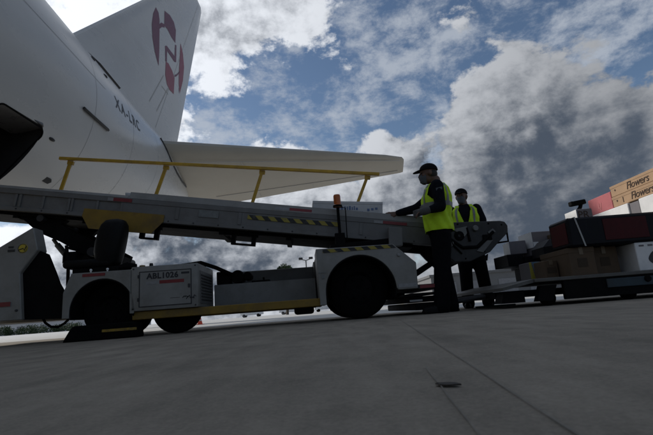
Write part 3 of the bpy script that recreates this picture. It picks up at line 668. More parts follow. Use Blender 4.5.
# tail section of the conveyor: level side plates, roller and hooks
TP = [(1.30, 1.055), (2.13, 1.03), (2.185, 1.015), (2.215, .965), (2.205, .88), (2.06, .76), (1.95, .66), (1.70, .565), (1.50, .57), (1.38, .70), (1.28, .83)]
for y0 in (.345, 1.10):
    b = MB(); b.prism(TP, y0, y0 + .05, bev=.006); tpz = b.build('tail_plate', M_dark, ldr)
    if y0 < .5:
        b = MB(); b.lathe([(0, -.03), (.03, -.03), (.036, -.02), (.036, 0)], (1.806, y0, .955), 'y', 18); b.build('roller_cap', M_lg, tpz, True)
        for p, q, w in (((1.42, .90), (1.62, .73), .018), ((1.62, .73), (1.80, .73), .02), ((1.80, .73), (2.02, .90), .02), ((1.70, .97), (1.72, .80), .016)):
            b = MB(); b.tube([(p[0], y0 - .008, p[1]), (q[0], y0 - .008, q[1])], w, 8); b.build('plate_stiffener', M_blk, tpz)
        b = MB(); b.prism([(1.86, .66), (2.0, .80), (1.93, .80), (1.78, .68)], y0 - .012, y0 - .001); b.prism([(1.98, .86), (2.05, .90), (2.02, .94), (1.95, .90)], y0 - .012, y0 - .001); b.build('plate_patch', M_lg, tpz)
        b = MB(); b.lathe([(0, -.02), (.045, -.02), (.05, 0)], (1.47, y0, .80), 'y', 18); b.build('roller_cap', M_lg, tpz, True)
        for bx_, bz_ in ((1.36, 1.02), (1.60, 1.02), (1.98, 1.005), (2.14, .98), (1.35, .86), (1.45, .66), (1.64, .60), (1.88, .67)):
            b = MB(); b.lathe([(0, -.010), (.009, -.009), (.011, 0)], (bx_, y0, bz_), 'y', 8); b.build('bolt', M_blk, tpz)
        b = MB(); b.lathe([(.02, -.018), (.05, -.018), (.062, -.010), (.062, 0)], (1.60, y0, .88), 'y', 20); b.build('sprocket_cover', M_blk, tpz, True)
        b = MB(); b.prism([(1.52, .96), (1.70, .985), (1.72, .93), (1.66, .86), (1.56, .93)], y0 - .016, y0 - .001, bev=.003); b.build('bearing_bracket', M_lg, tpz)
        b = MB(); b.tube([(1.40, y0 - .01, .97), (1.48, y0 - .015, .90), (1.50, y0 - .015, .78), (1.60, y0 - .01, .66)], .009, 6); b.build('control_cable', M_rub, tpz, True)
        b = MB(); b.box(1.88, 1.99, y0 - .02, y0 - .001, .80, .87, .004); b.build('switch_box', M_blk, tpz)
        b = MB(); b.tube([(2.20, y0 + .02, .90), (2.20, y0 + .02, .775), (2.06, y0 + .02, .765)], .012, 8); b.build('pull_handle', M_blk, tpz, True)
        b = MB(); b.prism([(1.86, .60), (1.92, .64), (1.90, .56)], y0, y0 + .03); b.build('hook', M_blk, tpz)
b = MB(); b.box(1.30, 2.10, .42, 1.08, .985, 1.01); b.tube([(2.10, .42, .93), (2.10, 1.08, .93)], .08, 20); b.tube([(1.7, .396, .66), (1.7, 1.1, .66)], .06, 16); b.build('tail_belt', M_belt, ldr, True)

# wheel chocks on the ground
M_ychalk = mat('worn_yellow_stripe', (.30, .19, .02), .7, var=.3, scale=20, dirt=(.03, .03, .03), dirt_amt=.9)
ch = thing('wheel_chock', 'long black rubber wheel chock against the front wheel of the belt loader', 'chock', LY + Vector((-2.36, -.24, .004)), R(4))
b = MB(); b.prism([(-.37, 0), (.37, 0), (.35, .145), (.30, .16), (-.27, .155), (-.30, .12)], 0, .20, bev=.012); b.build('chock_body', M_rub, ch)
b = MB(); b.box(.02, .36, -.004, -.0006, .075, .10); b.build('yellow_stripe', M_ychalk, ch)

# boxes riding on the belt
M_styro = mat('white_carton', (.56, .56, .57), .75, var=.06, scale=8, bump=.08, bscale=40, dirt=(.30, .30, .31), dirt_amt=.4)
M_print = mat('blue_print', (.12, .17, .30), .7, var=.2)
def on_belt(s, y, z=0.):
    q = Matrix.Translation(LY) @ Matrix.Rotation(R(4), 4, 'Z') @ Matrix.Translation((0, .35, 1.245)) @ Matrix.Rotation(SL, 4, 'Y') @ Vector((s, y, z)); return q
def belt_box(label, s0, s1, w, h, y0=.16):
    o = thing('carton', label, 'box'); o.location = on_belt((s0 + s1) / 2, y0, -.018); o.rotation_euler = (0, SL, R(4)); return o
bx = belt_box('long white carton on the belt under the worker\'s hand', -.13, .74, .4, .16)
bx.rotation_euler = (0, R(4.6), R(4)); bx.location.z += .036
h_ = .205
b = MB(); b.box(-.435, .435, 0, .42, 0, h_, .006); b.build('carton_body', M_styro, bx)
b = MB(); b.box(-.437, .437, -.003, .423, h_ - .03, h_ + .004, .002); b.build('carton_lid', M_styro, bx)
b = MB(); random.seed(11)
x = -.12
while x < .12:
    w = random.uniform(.012, .03); b.box(x, x + w, -.0035, -.0006, .10, .10 + random.uniform(.03, .055)); x += w + .012
x = -.05
while x < .2:
    w = random.uniform(.012, .04); b.box(x, x + w, -.0035, -.0006, .075, .085); x += w + .014
for k in range(3): b.box(.24 + .05 * k, .27 + .05 * k, -.0035, -.0006, .09 + .01 * k, .12 + .008 * k)
b.build('carton_print', M_print, bx)
bx = belt_box('flat white carton halfway up the belt above the yellow plate', -2.42, -1.76, .4, .1)
b = MB(); b.box(-.33, .33, 0, .42, 0, .115, .006); b.build('carton_body', M_styro, bx)
b = MB(); b.box(-.332, .332, -.003, .423, .09, .118, .002); b.build('carton_lid', M_styro, bx)
b = MB(); b.box(.10, .13, -.0045, -.003, .075, .089); b.box(.15, .17, -.0045, -.003, .072, .089); b.build('carton_print', M_print, bx)

# ------------------------------------------------------------------ people
M_skin = mat('brown_skin', (.11, .058, .038), .55, var=.08, scale=20)
M_navy = mat('navy_cloth', (.007, .008, .012), .9, var=.25, scale=25, bump=.3, bscale=60, spec=.06)
M_trou = mat('dark_trouser_cloth', (.005, .0055, .007), .9, var=.25, scale=22, bump=.3, bscale=50, spec=.06)
M_cap = mat('black_cap_cloth', (.009, .009, .010), .85, var=.2, scale=30, spec=.06)
M_vest = mat('fluorescent_yellow_vest', (.46, .70, .025), .7, var=.12, scale=12, bump=.25, bscale=28, spec=.2)
M_vstr = mat('grey_reflective_stripe', (.17, .18, .18), .5, var=.15, scale=30)
M_mask = mat('face_mask_cloth', (.07, .08, .092), .8, var=.1)
M_shoe = mat('black_shoe_leather', (.007, .007, .0075), .6, var=.2, spec=.1)
M_glove = mat('grey_work_glove', (.07, .07, .07), .9, var=.2, scale=30)
M_hair = mat('black_hair', (.01, .009, .008), .7)
M_eye = mat('dark_eye', (.01, .01, .01), .2)
def V(*a): return Vector(a)
def person(label, loc, yaw, head_yaw, joints, torso, sleeves_long, vstripe, nod=0.):
    """yaw: body facing, degrees anticlockwise from +Y; joints: root-relative points"""
    P = thing('person', label, 'person', loc)
    f = V(-math.sin(R(yaw)), math.cos(R(yaw)), 0); r = V(math.cos(R(yaw)), math.sin(R(yaw)), 0)
    def ell(z, c, w, d, n=40, p=.85):
        out = []
        for k in range(n):
            a = 2 * math.pi * k / n; ca, sa = math.cos(a), math.sin(a)
            out.append(V(c[0], c[1], z) + r * w * math.copysign(abs(ca) ** p, ca) + f * d * math.copysign(abs(sa) ** p, sa))
        return out
    J = {k: Vector(v) for k, v in joints.items()}
    hf = V(-math.sin(R(head_yaw)), math.cos(R(head_yaw)), 0); hr = V(math.cos(R(head_yaw)), math.sin(R(head_yaw)), 0)
    H = J['head']; up = V(0, 0, 1)
    def hp(a, b_, c): return H + hr * a + hf * b_ + up * c
    MH = Matrix(((hr.x, hf.x, 0, 0), (hr.y, hf.y, 0, 0), (0, 0, 1, 0), (0, 0, 0, 1)))
    # body: head, neck, trunk, arms, hands, legs as one surface
    b = MB()
    b.ball(H + up * .025, (.076, .095, .098), 18, 12, MH); b.ball(hp(0, .02, -.05), (.06, .072, .07), 16, 10, MH); b.ball(hp(0, .065, -.092), (.032, .03, .026), 12, 8, MH)
    b.capsule([hp(0, .09, .02), hp(0, .112, -.025)], [.011, .017]); b.ball(hp(0, .087, .03), (.055, .016, .014), 12, 8, MH)
    b.ball(hp(0, .092, -.055), (.026, .014, .012), 10, 8, MH)
    for s in (-1, 1): b.ball(hp(s * .078, -.005, .0), (.014, .024, .036), 10, 8, MH); b.ball(hp(s * .04, .07, -.02), (.026, .02, .024), 10, 8, MH)
    nb = V(torso[-1][1][0], torso[-1][1][1], torso[-1][0])
    b.capsule([nb - up * .05, nb + up * .03, hp(0, -.025, -.05)], [.075, .062, .058])
    b.loft([ell(z, c, w * .82, d * .82) for z, c, w, d in torso])
    for s, k in ((-1, 'l'), (1, 'r')):
        sh, el, wr = J['sh' + k], J['el' + k], J['wr' + k]; hd = J['hd' + k]
        b.capsule([sh, sh.lerp(el, .5), el], [.052, .046, .038]); b.capsule([el, el.lerp(wr, .35), wr], [.038, .038, .026])
        d = (hd - wr).normalized(); palm_n = J.get('pn' + k, V(0, 0, 1)); sdv = d.cross(palm_n).normalized(); pn = sdv.cross(d).normalized()
        L = .085
        for q in (-.024, 0, .024): b.capsule([wr + d * .01 + sdv * q * .6, wr + d * L + sdv * q], [.016, .014], 8)
        for i, (q, ln) in enumerate(((-.033, .062), (-.011, .075), (.011, .078), (.033, .070))):
            p0 = wr + d * L + sdv * q; p1 = p0 + d * ln * .5 - pn * .006; p2 = p1 + d * ln * .32 - pn * .022; p3 = p2 + d * .008 - pn * .024
            b.capsule([p0, p1, p2, p3], [.0105, .0095, .009, .008], 8)
        ts = -1 if k == 'l' else 1
        q0 = wr + d * .03 - sdv * ts * .028; b.capsule([q0, q0 + d * .03 - sdv * ts * .026 - pn * .01, q0 + d * .06 - sdv * ts * .03 - pn * .025], [.014, .012, .010], 8)
        hip, kn, an = J['hip' + k], J['kn' + k], J['an' + k]
        b.capsule([hip, hip.lerp(kn, .4), kn], [.085, .072, .052]); b.capsule([kn, kn.lerp(an, .3), an], [.05, .052, .036])
    me = evaluated(b, .0085, 5); body = link_mesh('body', me, [M_skin], P)
    for s in (-1, 1):
        b = MB(); b.ball(hp(s * .032, .088, .008), (.011, .008, .006), 10, 8, MH); b.build('eye', M_eye, body, True)
    # jacket or shirt
    b = MB(); b.loft([ell(z, c, w * .95, d * .95) for z, c, w, d in torso])
    for k in 'lr':
        sh, el, wr = J['sh' + k], J['el' + k], J['wr' + k]
        if sleeves_long:
            b.capsule([sh, sh.lerp(el, .5), el], [.078, .068, .060]); b.capsule([el, el.lerp(wr, .5), el.lerp(wr, .93)], [.060, .052, .042])
        else: b.capsule([sh, sh.lerp(el, .75)], [.078, .070])
    me = evaluated(b, .014, 5); link_mesh('jacket' if sleeves_long else 'shirt', me, M_navy, P)
    # trousers
    b = MB(); b.loft([ell(z, c, w * .97, d * .97) for z, c, w, d in torso[:3]])
    for k in 'lr':
        hip, kn, an = J['hip' + k], J['kn' + k], J['an' + k]
        b.capsule([hip, hip.lerp(kn, .45), kn], [.118, .108, .092]); b.capsule([kn, kn.lerp(an, .4), kn.lerp(an, .85), an - up * .03], [.092, .090, .086, .088])
    me = evaluated(b, .014, 4); link_mesh('trousers', me, M_trou, P)
    # shoes
    for k in 'lr':
        an, toe = J['an' + k], J['toe' + k]; d = (toe - an); d.z = 0; d.normalize(); g = V(an.x, an.y, 0)
        b = MB(); b.capsule([g - d * .035 + up * .052, g + d * .05 + up * .05, g + d * .13 + up * .04, g + d * .19 + up * .036], [.044, .047, .044, .036]); b.capsule([an + up * .03, g + up * .05], [.048, .05])
        s_ = d.cross(up)
        b.prism([tuple((g + d * a + s_ * c)[:2]) for a, c in ((-.08, -.03), (.1, -.046), (.2, -.035), (.235, 0), (.2, .035), (.1, .046), (-.08, .03))], .001, .03, 'z')
        me = evaluated(b, .009, 3); link_mesh('shoe', me, M_shoe, P)
    # cap
    b = MB(); rings = []
    for t in range(9):
        a = R(90 * t / 8); rings.append([hp(.092 * math.cos(a) * math.cos(q) + 0, -.004 + .108 * math.cos(a) * math.sin(q), .042 + .092 * math.sin(a) ** .9) for q in [2 * math.pi * k / 28 for k in range(28)]])
    b.loft(rings); b.bm.verts.ensure_lookup_table()
    cp = b.build('cap', M_cap, P, True, sharp=70)
    b = MB(); o1 = []; 
    for s_ in (0, 1):
        row = []
        for q in [R(18 + 144 * k / 14) for k in range(15)]:
            e = math.sin((q - R(18)) / R(144) * math.pi)
            row.append((q, e))
        o1.append(row)
    inner = [hp(.088 * math.cos(q), -.004 + .104 * math.sin(q), .052) for q, e in o1[0]]
    outer = [hp(.088 * math.cos(q), -.004 + .104 * math.sin(q) + .082 * e ** .7, .052 - .028 * e + nod * e) for q, e in o1[0]]
    vs = [[b.bm.verts.new(p + up * h) for p in L_] for L_, h in ((inner, 0), (outer, 0), (outer, .006), (inner, .008))]
    for A, B in ((0, 1), (1, 2), (2, 3), (3, 0)):
        for i in range(14): b.bm.faces.new((vs[A][i], vs[A][i + 1], vs[B][i + 1], vs[B][i]))
    b.build('cap_brim', M_cap, cp, True)
    b = MB(); b.ball(hp(0, -.012, .0), (.083, .092, .075), 16, 10, MH); hm = b.build('hair', M_hair, P, True)
    bm2 = bmesh.new(); bm2.from_mesh(hm.data)
    bmesh.ops.delete(bm2, geom=[v for v in bm2.verts if (v.co - H).dot(hf) > .015 or (v.co - H).z < -.05], context='VERTS'); bm2.to_mesh(hm.data); bm2.free()
    # mask
    b = MB(); rows = []
    for i in range(7):
        z = .0 - .11 * i / 6; w = .066 - .02 * abs(i - 2) / 4; fr = (.100, .122, .122, .116, .112, .110, .085)[i]
        rows.append([b.bm.verts.new(hp(w * math.sin(q), .02 + (fr - .02) * math.cos(q) ** .8, z - .004)) for q in [R(-80 + 160 * k / 10) for k in range(11)]])
    for A, B in zip(rows, rows[1:]):
        for i in range(10): b.bm.faces.new((A[i], A[i + 1], B[i + 1], B[i]))
    b.build('face_mask', M_mask, P, True)
    # vest
    def tint(z):
        for A, B in zip(torso, torso[1:]):
            if A[0] <= z <= B[0]:
                t = (z - A[0]) / (B[0] - A[0]); return [A[1][i] + (B[1][i] - A[1][i]) * t for i in (0, 1)], A[2] + (B[2] - A[2]) * t, A[3] + (B[3] - A[3]) * t
    ztop = torso[-2][0]; zb = torso[1][0] - .03; NZ = 64; NA = 180; grow = .012
    def vp(z, a, off=0.):
        c, w, d = tint(min(max(z, torso[0][0]), torso[-1][0] - .001)); fl = 1.03 + max(0, (1.1 - z)) * .25
        ca, sa = math.cos(a), math.sin(a); rip = .006 * math.sin(a * 9 + z * 23)
        return V(c[0], c[1], z) + r * (w * fl + grow + off + rip) * math.copysign(abs(ca) ** .85, ca) + f * (d * fl + grow + off + rip) * math.copysign(abs(sa) ** .85, sa)
    def keep(z, a):
        ad = math.degrees(a) % 360
        t = (z - (ztop - .30)) / .30
        if t > 0:
            if abs(ad - 90) < 3 + 24 * t: return False           # V neck at the front
        sz = J['shl'].z
        side = min(abs(ad), abs(ad - 180), abs(ad - 360))
        if z > sz - .17 and side < 30 * min(1, (z - sz + .17) / .08): return False   # armholes
        return True
    b = MB(); g = [[b.bm.verts.new(vp(zb + (ztop - zb) * j / NZ, 2 * math.pi * i / NA)) for i in range(NA)] for j in range(NZ + 1)]
    for j in range(NZ):
        for i in range(NA):
            if keep(zb + (ztop - zb) * (j + .5) / NZ, 2 * math.pi * (i + .5) / NA): b.bm.faces.new((g[j][i], g[j][(i + 1) % NA], g[j + 1][(i + 1) % NA], g[j + 1][i]))
    # shoulder straps
    for s in (-1, 1):
        a0 = R(90 + s * 45); a1 = R(270 - s * 45)
        for q in range(-2, 2):
            A = [vp(ztop, a0 + R(s * 8 * q)), vp(ztop, a0 + R(s * 8 * (q + 1)))]; Bq = [vp(ztop, a1 - R(s * 8 * q)), vp(ztop, a1 - R(s * 8 * (q + 1)))]
            for t in range(6):
                u0, u1 = t / 6, (t + 1) / 6; hh = lambda u: up * (.035 * math.sin(u * math.pi) - .004)
                b.bm.faces.new([b.bm.verts.new(p) for p in (A[0].lerp(Bq[0], u0) + hh(u0), A[1].lerp(Bq[1], u0) + hh(u0), A[1].lerp(Bq[1], u1) + hh(u1), A[0].lerp(Bq[0], u1) + hh(u1))])
    bmesh.ops.remove_doubles(b.bm, verts=b.bm.verts[:], dist=.0005)
    bmesh.ops.delete(b.bm, geom=[v for v in b.bm.verts if not v.link_faces], context='VERTS')
    vest = b.build('vest', M_vest, P, True, sharp=60)
    for kind, p0, p1, q0, q1 in vstripe:      # z0 z1 a0 a1 (degrees)
        b = MB(); na = max(2, int((q1 - q0) / 6)); nz = max(1, int((p1 - p0) / .03))
        gg = [[b.bm.verts.new(vp(p0 + (p1 - p0) * j / nz, R(q0 + (q1 - q0) * i / na), .004)) for i in range(na + 1)] for j in range(nz + 1)]
        for j in range(nz):
            for i in range(na): b.bm.faces.new((gg[j][i], gg[j][i + 1], gg[j + 1][i + 1], gg[j + 1][i]))
        b.build('reflective_stripe', M_vstr, vest, True)
    return P, J, (r, f, vp)
# worker at the belt, body in profile facing left, right arm stretched to the carton
T1 = [(.84, (.03, 0), .165, .125), (.93, (.03, 0), .172, .14), (1.05, (.025, 0), .165, .14), (1.18, (.03, 0), .178, .155), (1.30, (.045, 0), .195, .155), (1.39, (.055, 0), .195, .13), (1.45, (.06, 0), .13, .09), (1.49, (.055, 0), .07, .065)]
P1, J1, _ = person('worker in dark cap and long sleeves under yellow vest reaching to the carton', (1.25, 4.93, .004), 74, 86,
    dict(head=(-.01, .0, 1.595), shl=(.02, -.175, 1.40), ell=(.015, -.25, 1.14), wrl=(-.12, -.235, 1.115), hdl=(-.22, -.22, 1.10),
         shr=(.10, .17, 1.40), elr=(-.16, .20, 1.235), wrr=(-.40, .22, 1.20), hdr=(-.52, .23, 1.19), pnr=(0, -1, .3),
         hipl=(.02, -.085, .86), knl=(-.02, -.10, .48), anl=(-.075, -.10, .09), toel=(-.32, -.13, 0),
         hipr=(.05, .085, .86), knr=(.04, .10, .47), anr=(.085, .12, .09), toer=(-.12, .13, 0)), T1, True,
    [('h', 1.17, 1.22, 0, 360), ('v', 1.22, 1.44, 128, 140), ('v', 1.22, 1.44, 220, 232)])
b = MB(); sl = Vector((.0, -.262, 1.345)); b.prism([(-.035, -.02), (.035, -.008), (.035, .02), (-.035, .008)], 0, .004, 'y', M=Matrix.Translation(sl + Vector((.02, 0, 0)))); b.build('sleeve_badge', M_mask, P1)
b = MB(); w = J1['wrl']; d = (J1['hdl'] - w).normalized(); b.capsule([w - d * .02, w + d * .05, w + d * .09], [.04, .046, .042]); 
for q in (-.03, -.01, .01, .03): b.capsule([w + d * .09 + V(0, 0, q), w + d * .14 + V(0, .012, q), w + d * .16 + V(0, .03, q)], [.014, .013, .012], 8)
b.capsule([w + d * .03 + V(0, 0, .035), w + d * .08 + V(0, .02, .06)], [.016, .013], 8)
link_mesh('glove', evaluated(b, .008, 3), M_glove, P1)
# second worker behind the tail plate, facing the camera's left
T2 = [(.86, (0, 0), .165, .12), (.95, (0, 0), .172, .13), (1.08, (0, 0), .165, .125), (1.20, (0, 0), .178, .13), (1.33, (0, 0), .19, .13), (1.42, (0, 0), .185, .11), (1.48, (0, 0), .12, .085), (1.52, (0, 0), .068, .062)]
P2, J2, _ = person('worker in black cap and short sleeves facing front behind the conveyor end', (2.06, 6.38, .004), 166, 148,
    dict(head=(-.015, -.02, 1.63), shl=(.185, .0, 1.44), ell=(.255, -.03, 1.19), wrl=(.24, -.16, .98), hdl=(.23, -.24, .95),
         shr=(-.185, .05, 1.44), elr=(-.25, .03, 1.17), wrr=(-.20, -.12, 1.0), hdr=(-.17, -.22, .98),
         hipl=(.085, 0, .88), knl=(.12, -.03, .48), anl=(.16, .0, .09), toel=(.10, -.25, 0),
         hipr=(-.085, .02, .88), knr=(-.11, -.02, .48), anr=(-.12, .02, .09), toer=(-.22, -.22, 0)), T2, False,
    [('v', 1.10, 1.46, 52, 62), ('v', 1.10, 1.46, 118, 128), ('h', 1.04, 1.09, 0, 360)])

# ------------------------------------------------------------------ pallet dolly and its cargo (right)
M_deck = mat('scuffed_aluminium', (.10, .097, .09), .6, metal=.3, var=.25, scale=9, dirt=(.08, .07, .06), dirt_amt=.7)
M_blue = mat('faded_blue_paint', (.015, .032, .045), .6, var=.3, scale=7, dirt=(.015, .015, .015), dirt_amt=.7)
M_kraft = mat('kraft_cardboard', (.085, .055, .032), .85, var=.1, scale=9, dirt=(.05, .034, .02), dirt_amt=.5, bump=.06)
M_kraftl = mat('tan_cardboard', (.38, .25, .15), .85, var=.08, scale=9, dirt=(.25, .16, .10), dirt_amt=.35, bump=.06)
M_white = mat('white_cardboard', (.72, .72, .72), .8, var=.06, scale=8, dirt=(.45, .45, .45), dirt_amt=.3)
M_pink = mat('faded_red_cardboard', (.42, .12, .13), .8, var=.1, scale=9, dirt=(.30, .09, .10), dirt_amt=.4)
M_greyc = mat('grey_cardboard', (.16, .15, .16), .8, var=.1, scale=9)
M_blkp = mat('black_wrapped_crate', (.006, .006, .009), .55, var=.3, scale=9, bump=.15, bscale=18, spec=.15)
M_dred = mat('dark_red_panel', (.055, .009, .011), .6, var=.2, scale=12, spec=.15)
M_ink = mat('marker_ink', (.05, .03, .02), .8)
dol = thing('pallet_dolly', 'low dark pallet dolly with a scuffed metal deck carrying stacked cargo', 'dolly', (3.3, 4.36, .004))
b = MB(); b.box(-1.30, 1.5, 0, 2.1, .235, .27, .005); b.build('deck', M_deck, dol)
b = MB(); b.prism([(-1.30, .236), (-1.30, .27), (-1.62, .205), (-1.62, .175)], 0.02, 2.08); b.build('deck_ramp', M_deck, dol)
b = MB(); b.box(-1.02, 1.5, .01, .06, .05, .234, .006); b.build('side_skirt', M_blk, dol)
b = MB(); b.box(-.60, 1.5, -.005, .0095, .13, .215, .004); b.build('skirt_rail', M_blue, dol)
for x in (-.20, .34, .9):
    b = MB(); b.lathe([(0, -.022), (.028, -.022), (.034, -.006)], (x, 0, .19), 'y', 14); b.build('lock_stop', M_blk, dol)
b = MB(); b.box(-1.6, 1.45, .3, 1.8, .10, .17); b.build('frame', M_blk, dol)
for x in (-1.12, -.3, .8):
    for y in (.18, 1.9):
        b = MB(); b.lathe([(0, -.05), (.06, -.05), (.075, -.03), (.075, .03), (.06, .05), (0, .05)], (x, y, .0755), 'y', 20); b.build('wheel', M_rub, dol, True)
b = MB(); b.prism([(-1.30, .05), (-1.14, .05), (-1.08, .20), (-1.24, .20)], .02, .10); b.prism([(-1.62, .05), (-1.38, .05), (-1.38, .17), (-1.58, .17)], .1, .3); b.build('coupling_bracket', M_blk, dol)
b = MB(); b.tube([(-1.55, .6, .15), (-1.9, .7, .11), (-2.1, .75, .06)], .03, 10); b.tube([(-2.1, .6, .06), (-2.1, .9, .06)], .025, 10); b.build('drawbar', M_dark, dol, True)
def crate(label, x0, x1, y0, y1, z0, z1, m, name='carton', cat='box', bev=.006, rz=0., lid=None):
    o = thing(name, label, cat, ((x0 + x1) / 2, (y0 + y1) / 2, z0), rz)
    hx, hy, h = (x1 - x0) / 2, (y1 - y0) / 2, z1 - z0
    b = MB(); b.box(-hx, hx, -hy, hy, 0, h, bev); b.build(name + '_body', m, o)
    if lid:
        b = MB(); b.box(-hx - .003, hx + .003, -hy - .003, hy + .003, h - lid, h + .003, .002); b.build('carton_lid', m, o)
    return o, hx, hy, h
def left_text(o, hx, name, body, y, z, size, m=M_ink, **k):
    Mx = Matrix.Translation((-hx - .003, y, z)) @ Matrix(((0, 0, -1, 0), (-1, 0, 0, 0), (0, 1, 0, 0), (0, 0, 0, 1)))
    return text_obj(name, body, size, m, o, Mx, extrude=.0006, **k)
def front_text(o, hy, name, body, x, z, size, m=M_ink, **k):
    return text_obj(name, body, size, m, o, Matrix.Translation((x, -hy - .003, z)) @ Matrix.Rotation(R(90), 4, 'X'), extrude=.0006, **k)
ZD = .275
# lower row of brown cartons
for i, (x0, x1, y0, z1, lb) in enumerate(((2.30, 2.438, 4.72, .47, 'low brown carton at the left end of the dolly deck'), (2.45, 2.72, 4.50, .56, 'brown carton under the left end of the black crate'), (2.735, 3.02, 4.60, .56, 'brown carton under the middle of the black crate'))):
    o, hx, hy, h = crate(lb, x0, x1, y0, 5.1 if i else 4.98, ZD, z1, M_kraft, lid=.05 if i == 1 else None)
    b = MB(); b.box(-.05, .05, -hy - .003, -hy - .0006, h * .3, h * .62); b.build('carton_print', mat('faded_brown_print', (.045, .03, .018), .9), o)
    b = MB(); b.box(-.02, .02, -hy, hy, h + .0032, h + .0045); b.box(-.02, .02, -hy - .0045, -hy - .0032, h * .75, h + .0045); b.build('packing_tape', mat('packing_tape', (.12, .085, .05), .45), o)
o, hx, hy, h = crate('white printed carton on the deck under the right end of the black crate', 3.12, 3.60, 4.46, 5.05, ZD, .562, M_white)
b = MB(); b.prism(smooth_poly([(-.13, .12), (-.07, .19), (0, .17), (.03, .10), (-.02, .05), (-.1, .07)]), -hy - .003, -hy - .0006); b.build('dark_logo', M_reg, o)
b = MB(); b.prism(smooth_poly([(-.06, .05), (.02, .10), (.14, .09), (.16, .04), (.05, .02)]), -hy - .0045, -hy - .0031); b.build('tan_logo', M_kraftl, o)
b = MB()
for k in range(5): b.box(-.2 + .09 * k, -.15 + .09 * k, -hy - .003, -hy - .0006, .245, .262)
b.build('carton_print', M_greyc, o)
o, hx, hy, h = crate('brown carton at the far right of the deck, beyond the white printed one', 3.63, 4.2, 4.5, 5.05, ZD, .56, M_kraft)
# black crate with dark red panel across the front
o, hx, hy, h = crate('long black wrapped crate with a dark red panel lying across the cartons', 2.47, 4.25, 4.44, 4.84, .566, .868, M_blkp, name='crate', cat='crate', bev=.02)
b = MB(); b.box(-.53, -.08, -hy - .005, -hy - .0005, .045, .265, .003); b.build('red_panel', M_dred, o)
b = MB(); b.box(-hx - .004, -hx - .0005, -.16, .16, .04, .26, .003); b.build('red_panel', M_dred, o)
b = MB(); b.prism([(-.755, 0), (-.74, 0), (-.80, .302), (-.815, .302)], -hy - .006, -hy - .001); b.prism([(-.815, -hy - .006), (-.80, -hy - .006), (-.80, hy + .006), (-.815, hy + .006)], .3025, .306, 'z'); b.build('strap', mat('grey_webbing', (.35, .35, .34), .8), o)
# hidden tier that carries the upper rows
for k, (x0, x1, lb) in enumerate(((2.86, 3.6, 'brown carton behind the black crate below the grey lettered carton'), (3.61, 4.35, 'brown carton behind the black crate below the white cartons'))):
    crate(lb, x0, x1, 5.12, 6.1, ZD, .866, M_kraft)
o, hx, hy, h = crate('grey lettered carton with a white end on top behind the black crate', 3.0, 3.185, 5.14, 5.40, .868, 1.085, M_greyc)
b = MB(); b.box(-hx - .006, -hx - .0005, -hy + .002, hy - .002, .004, h - .004); b.build('white_end', M_white, o)
front_text(o, hy, 'lettering', 'PR', -.088, .105, .125, M_ink)
o2 = thing('scanner', 'black handheld barcode scanner lying on the grey lettered carton', 'scanner', (3.165, 5.27, 1.087), R(8))
b = MB(); b.box(-.15, .05, -.03, .03, .075, .135, .012, 2, M=Matrix.Rotation(R(-8), 4, 'Y')); b.box(-.17, -.13, -.035, .035, .06, .115, .008); b.build('scanner_head', M_blk, o2, True)
b = MB(); b.tube([(-.02, 0, .09), (-.04, 0, .04), (-.07, 0, .005)], [.024, .022, .026], 12); b.box(-.11, -.03, -.035, .035, 0, .012, .004); b.build('handle', M_blk, o2, True)
# white cartons, then the flower boxes and the red one, in a row running away
o, hx, hy, h = crate('white carton at the far end of the row beneath the faded red carton', 3.62, 4.3, 5.14, 5.92, .868, 1.112, M_white)
left_text(o, hx, 'lettering', 'lul', -.08, .02, .15, M_ink, shear=.1)
o, hx, hy, h = crate('narrow grey carton wedged between the two white cartons', 3.63, 4.3, 4.96, 5.12, .868, 1.10, M_greyc)
o, hx, hy, h = crate('white carton with a green mark at the near end of the row', 3.615, 4.3, 4.50, 4.94, .871, 1.112, M_white)
b = MB(); b.prism(smooth_poly([(-.08, .06), (-.13, .10), (-.17, .17), (-.12, .18), (-.06, .13)]), -hx - .003, -hx - .0006, 'x'); b.build('green_mark', mat('green_print', (.22, .33, .05), .8), o)
o, hx, hy, h = crate('faded red carton at the far end of the flower boxes', 3.64, 4.25, 5.43, 5.93, 1.116, 1.335, M_pink)
left_text(o, hx, 'lettering', 'LJ', .05, .06, .1, mat('faded_red_print', (.55, .22, .22), .8), shear=.2)
for z0, z1, lb, tx in ((1.117, 1.245, 'lower tan box marked Flowers on top of the white cartons', 'Flowers'), (1.25, 1.385, 'upper tan box marked Flowers, topmost in the cargo stack', 'Flowers')):
    o, hx, hy, h = crate(lb, 3.64, 4.25, 4.50, 5.42, z0, z1, M_kraftl, lid=.03)
    left_text(o, hx + .001, 'lettering', tx, .16 if z0 > 1.2 else .12, .025, .125, M_ink, shear=.25, spacing=.95)
    if z0 < 1.2: left_text(o, hx + .001, 'lettering', 'I', .27, .025, .1, M_ink)
    b = MB(); b.lathe([(0, -.003), (.012, -.003), (.012, 0)], (-hx - .001, .37, h * .55), 'x', 12); b.build('hand_hole', M_ink, o)
